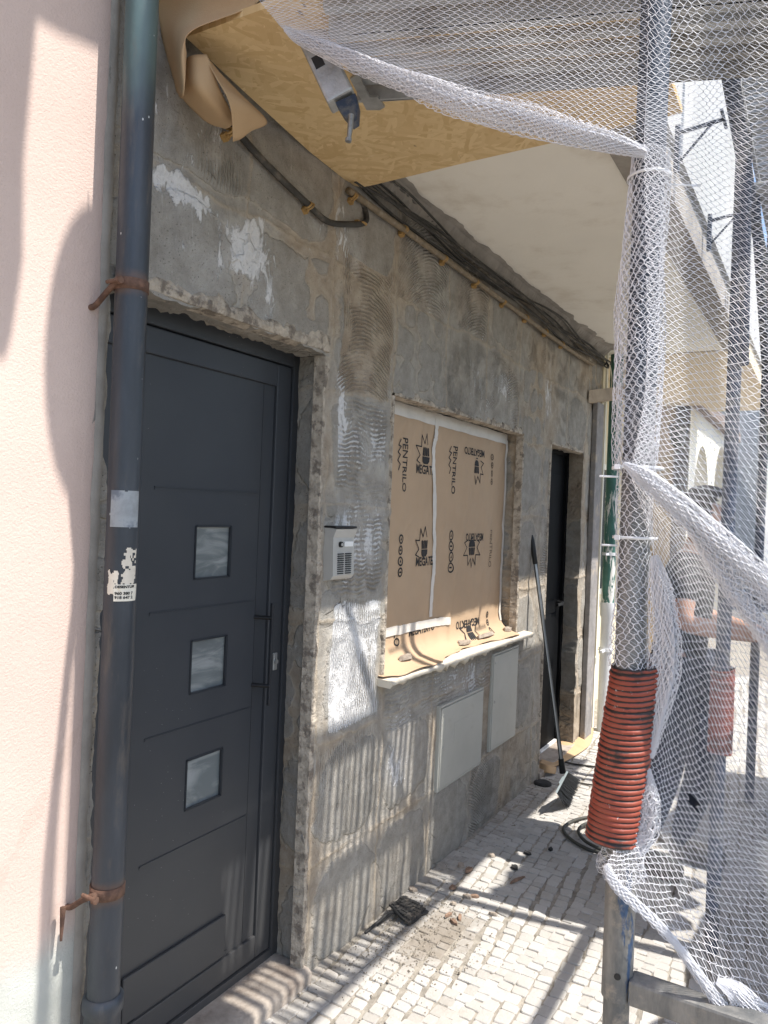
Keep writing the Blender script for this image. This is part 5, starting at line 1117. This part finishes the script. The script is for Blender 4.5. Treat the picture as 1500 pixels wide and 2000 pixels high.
# f = forward (towards the street), s = +x side (his left), z up
J = dict(pel=(0, 0, .93), sp1=(.015, 0, 1.08), sp2=(.03, 0, 1.25), chest=(.04, 0, 1.38), neck=(.06, 0, 1.50), head0=(.085, 0, 1.57), head1=(.10, 0, 1.64), head2=(.095, 0, 1.71),
         shL=(.04, .17, 1.42), shR=(.04, -.17, 1.42), elL=(.06, .24, 1.16), elR=(.05, -.26, 1.17), wrL=(.28, .16, 1.12), wrR=(.29, -.15, 1.14), haL=(.36, .13, 1.12), haR=(.37, -.12, 1.14),
         hipL=(0, .09, .90), hipR=(0, -.09, .90), knL=(.12, .11, .50), knR=(-.02, -.11, .49), anL=(.02, .12, .09), anR=(-.12, -.11, .09), toL=(.17, .13, .03), toR=(.02, -.12, .03))
nm = list(J); ix = {n: i for i, n in enumerate(nm)}; pts = [wpt(*J[n]) for n in nm]
E_ = [('pel', 'sp1'), ('sp1', 'sp2'), ('sp2', 'chest'), ('chest', 'neck'), ('neck', 'head0'), ('head0', 'head1'), ('head1', 'head2'), ('chest', 'shL'), ('chest', 'shR'), ('shL', 'elL'), ('shR', 'elR'), ('elL', 'wrL'), ('elR', 'wrR'), ('wrL', 'haL'), ('wrR', 'haR'), ('pel', 'hipL'), ('pel', 'hipR'), ('hipL', 'knL'), ('hipR', 'knR'), ('knL', 'anL'), ('knR', 'anR'), ('anL', 'toL'), ('anR', 'toR')]
edges = [(ix[a], ix[b_]) for a, b_ in E_]; rad = dict(pel=(.13, .11), sp1=(.13, .10), sp2=(.14, .105), chest=(.15, .11), neck=.055, head0=.075, head1=.092, head2=.07, shL=.06, shR=.06, elL=.05, elR=.05, wrL=.036, wrR=.036, haL=(.035, .02), haR=(.035, .02), hipL=.09, hipR=.09, knL=.06, knR=.06, anL=.034, anR=.034, toL=.018, toR=.018)
R0 = [rad[n] for n in nm]
# fingers rooted in the palm
for sd_n, sgn in (('haL', -1), ('haR', 1)):
    base = J[sd_n]
    for k, ln_ in enumerate((.062, .072, .068, .052)):
        o_ = (k - 1.5) * .019; b0 = len(pts); c = (base[0] + .02, base[1] + o_, base[2]); pts += [wpt(*c), wpt(c[0] + ln_ * .55, c[1], c[2] - .012), wpt(c[0] + ln_ * .8, c[1], c[2] - .045)]; R0 += [.010, .009, .007]
        edges += [(ix[sd_n], b0), (b0, b0 + 1), (b0 + 1, b0 + 2)]
    b0 = len(pts); pts += [wpt(base[0] - .02, base[1] + sgn * .045, base[2] - .01), wpt(base[0] + .025, base[1] + sgn * .055, base[2] - .035)]; R0 += [.011, .008]; edges += [(ix[sd_n], b0), (b0, b0 + 1)]
body = skin_mesh('body', pts, edges, R0, M['skin'], pr)
def sub_skin(name, names, grow, m, extra=()):
    ii_ = {n: i for i, n in enumerate(names)}; P_ = [wpt(*J[n]) for n in names]; ee = [(ii_[a], ii_[b_]) for a, b_ in E_ if a in ii_ and b_ in ii_]; rr = []
    for n in names:
        v = rad[n]; rr.append(tuple(x + grow for x in v) if isinstance(v, tuple) else v + grow)
    for (a, b_, t, r_) in extra:
        q = Vector(P_[ii_[a]]).lerp(wpt(*J[b_]), t); P_.append(q); ee.append((ii_[a], len(P_) - 1)); rr.append(r_)
    return skin_mesh(name, P_, ee, rr, m, pr)
sub_skin('shirt', ['sp1', 'pel', 'sp2', 'chest', 'shL', 'shR'], .018, M['shirt'], [('shL', 'elL', .72, .066), ('shR', 'elR', .72, .066), ('chest', 'neck', .55, .07)])
sub_skin('trousers', ['pel', 'hipL', 'hipR', 'knL', 'knR', 'anL', 'anR'], .024, M['trouser'], [('anL', 'toL', .12, .06), ('anR', 'toR', .12, .06)])
for s in ('L', 'R'):
    a, t_ = wpt(*J['an' + s]), wpt(*J['to' + s]); skin_mesh('shoe', [a + Vector((0, .06, -.045)), a + Vector((0, 0, -.03)), t_ + Vector((0, 0, .01)), t_ + Vector((0, -.06, .005))], [(0, 1), (1, 2), (2, 3)], [.05, .062, .058, .045], M['shoe'], pr)
hc = wpt(.088, 0, 1.685)
bmh = bmesh.new(); bmesh.ops.create_icosphere(bmh, subdivisions=4, radius=1)
for v in bmh.verts:
    n = v.co.normalized(); v.co = Vector((n.x * .098, n.y * .112, n.z * .098)) * (1 + .03 * math.sin(n.x * 17) * math.sin(n.z * 13))
kill = [f for f in bmh.faces if f.calc_center_median().y < -.04 and f.calc_center_median().z < .045 or f.calc_center_median().z < -.06]
bmesh.ops.delete(bmh, geom=kill, context='FACES'); mb = MB(); mb.bm(bmh, Matrix.Translation(hc), True); mb.build('hair', M['hair'], pr)
mb = MB(); fc = wpt(.175, 0, 1.635); mb.prism([fc + Vector((-.014, .012, -.02)), fc + Vector((.014, .012, -.02)), fc + Vector((0, .012, .03))], (0, -.026, -.006)); mb.build('nose', M['skin'], body)
for sx in (-1, 1):
    mb = MB(); c = wpt(.172, sx * .032, 1.655); bme = bmesh.new(); bmesh.ops.create_icosphere(bme, subdivisions=2, radius=.010); mb.bm(bme, Matrix.Translation(c), True); mb.build('eye', M['black'], body)
    mb = MB(); c = wpt(.085, sx * .096, 1.635); bme = bmesh.new(); bmesh.ops.create_icosphere(bme, subdivisions=2, radius=1.0)
    for v in bme.verts: v.co = Vector((v.co.x * .012, v.co.y * .02, v.co.z * .032))
    mb.bm(bme, Matrix.Translation(c), True); mb.build('ear', M['skin'], body)
mb = MB(); c = wpt(.176, 0, 1.585); mb.box(c + Vector((-.024, -.004, -.004)), c + Vector((.024, .01, .004)), bev=.002); mb.build('mouth', M['rust'], body)
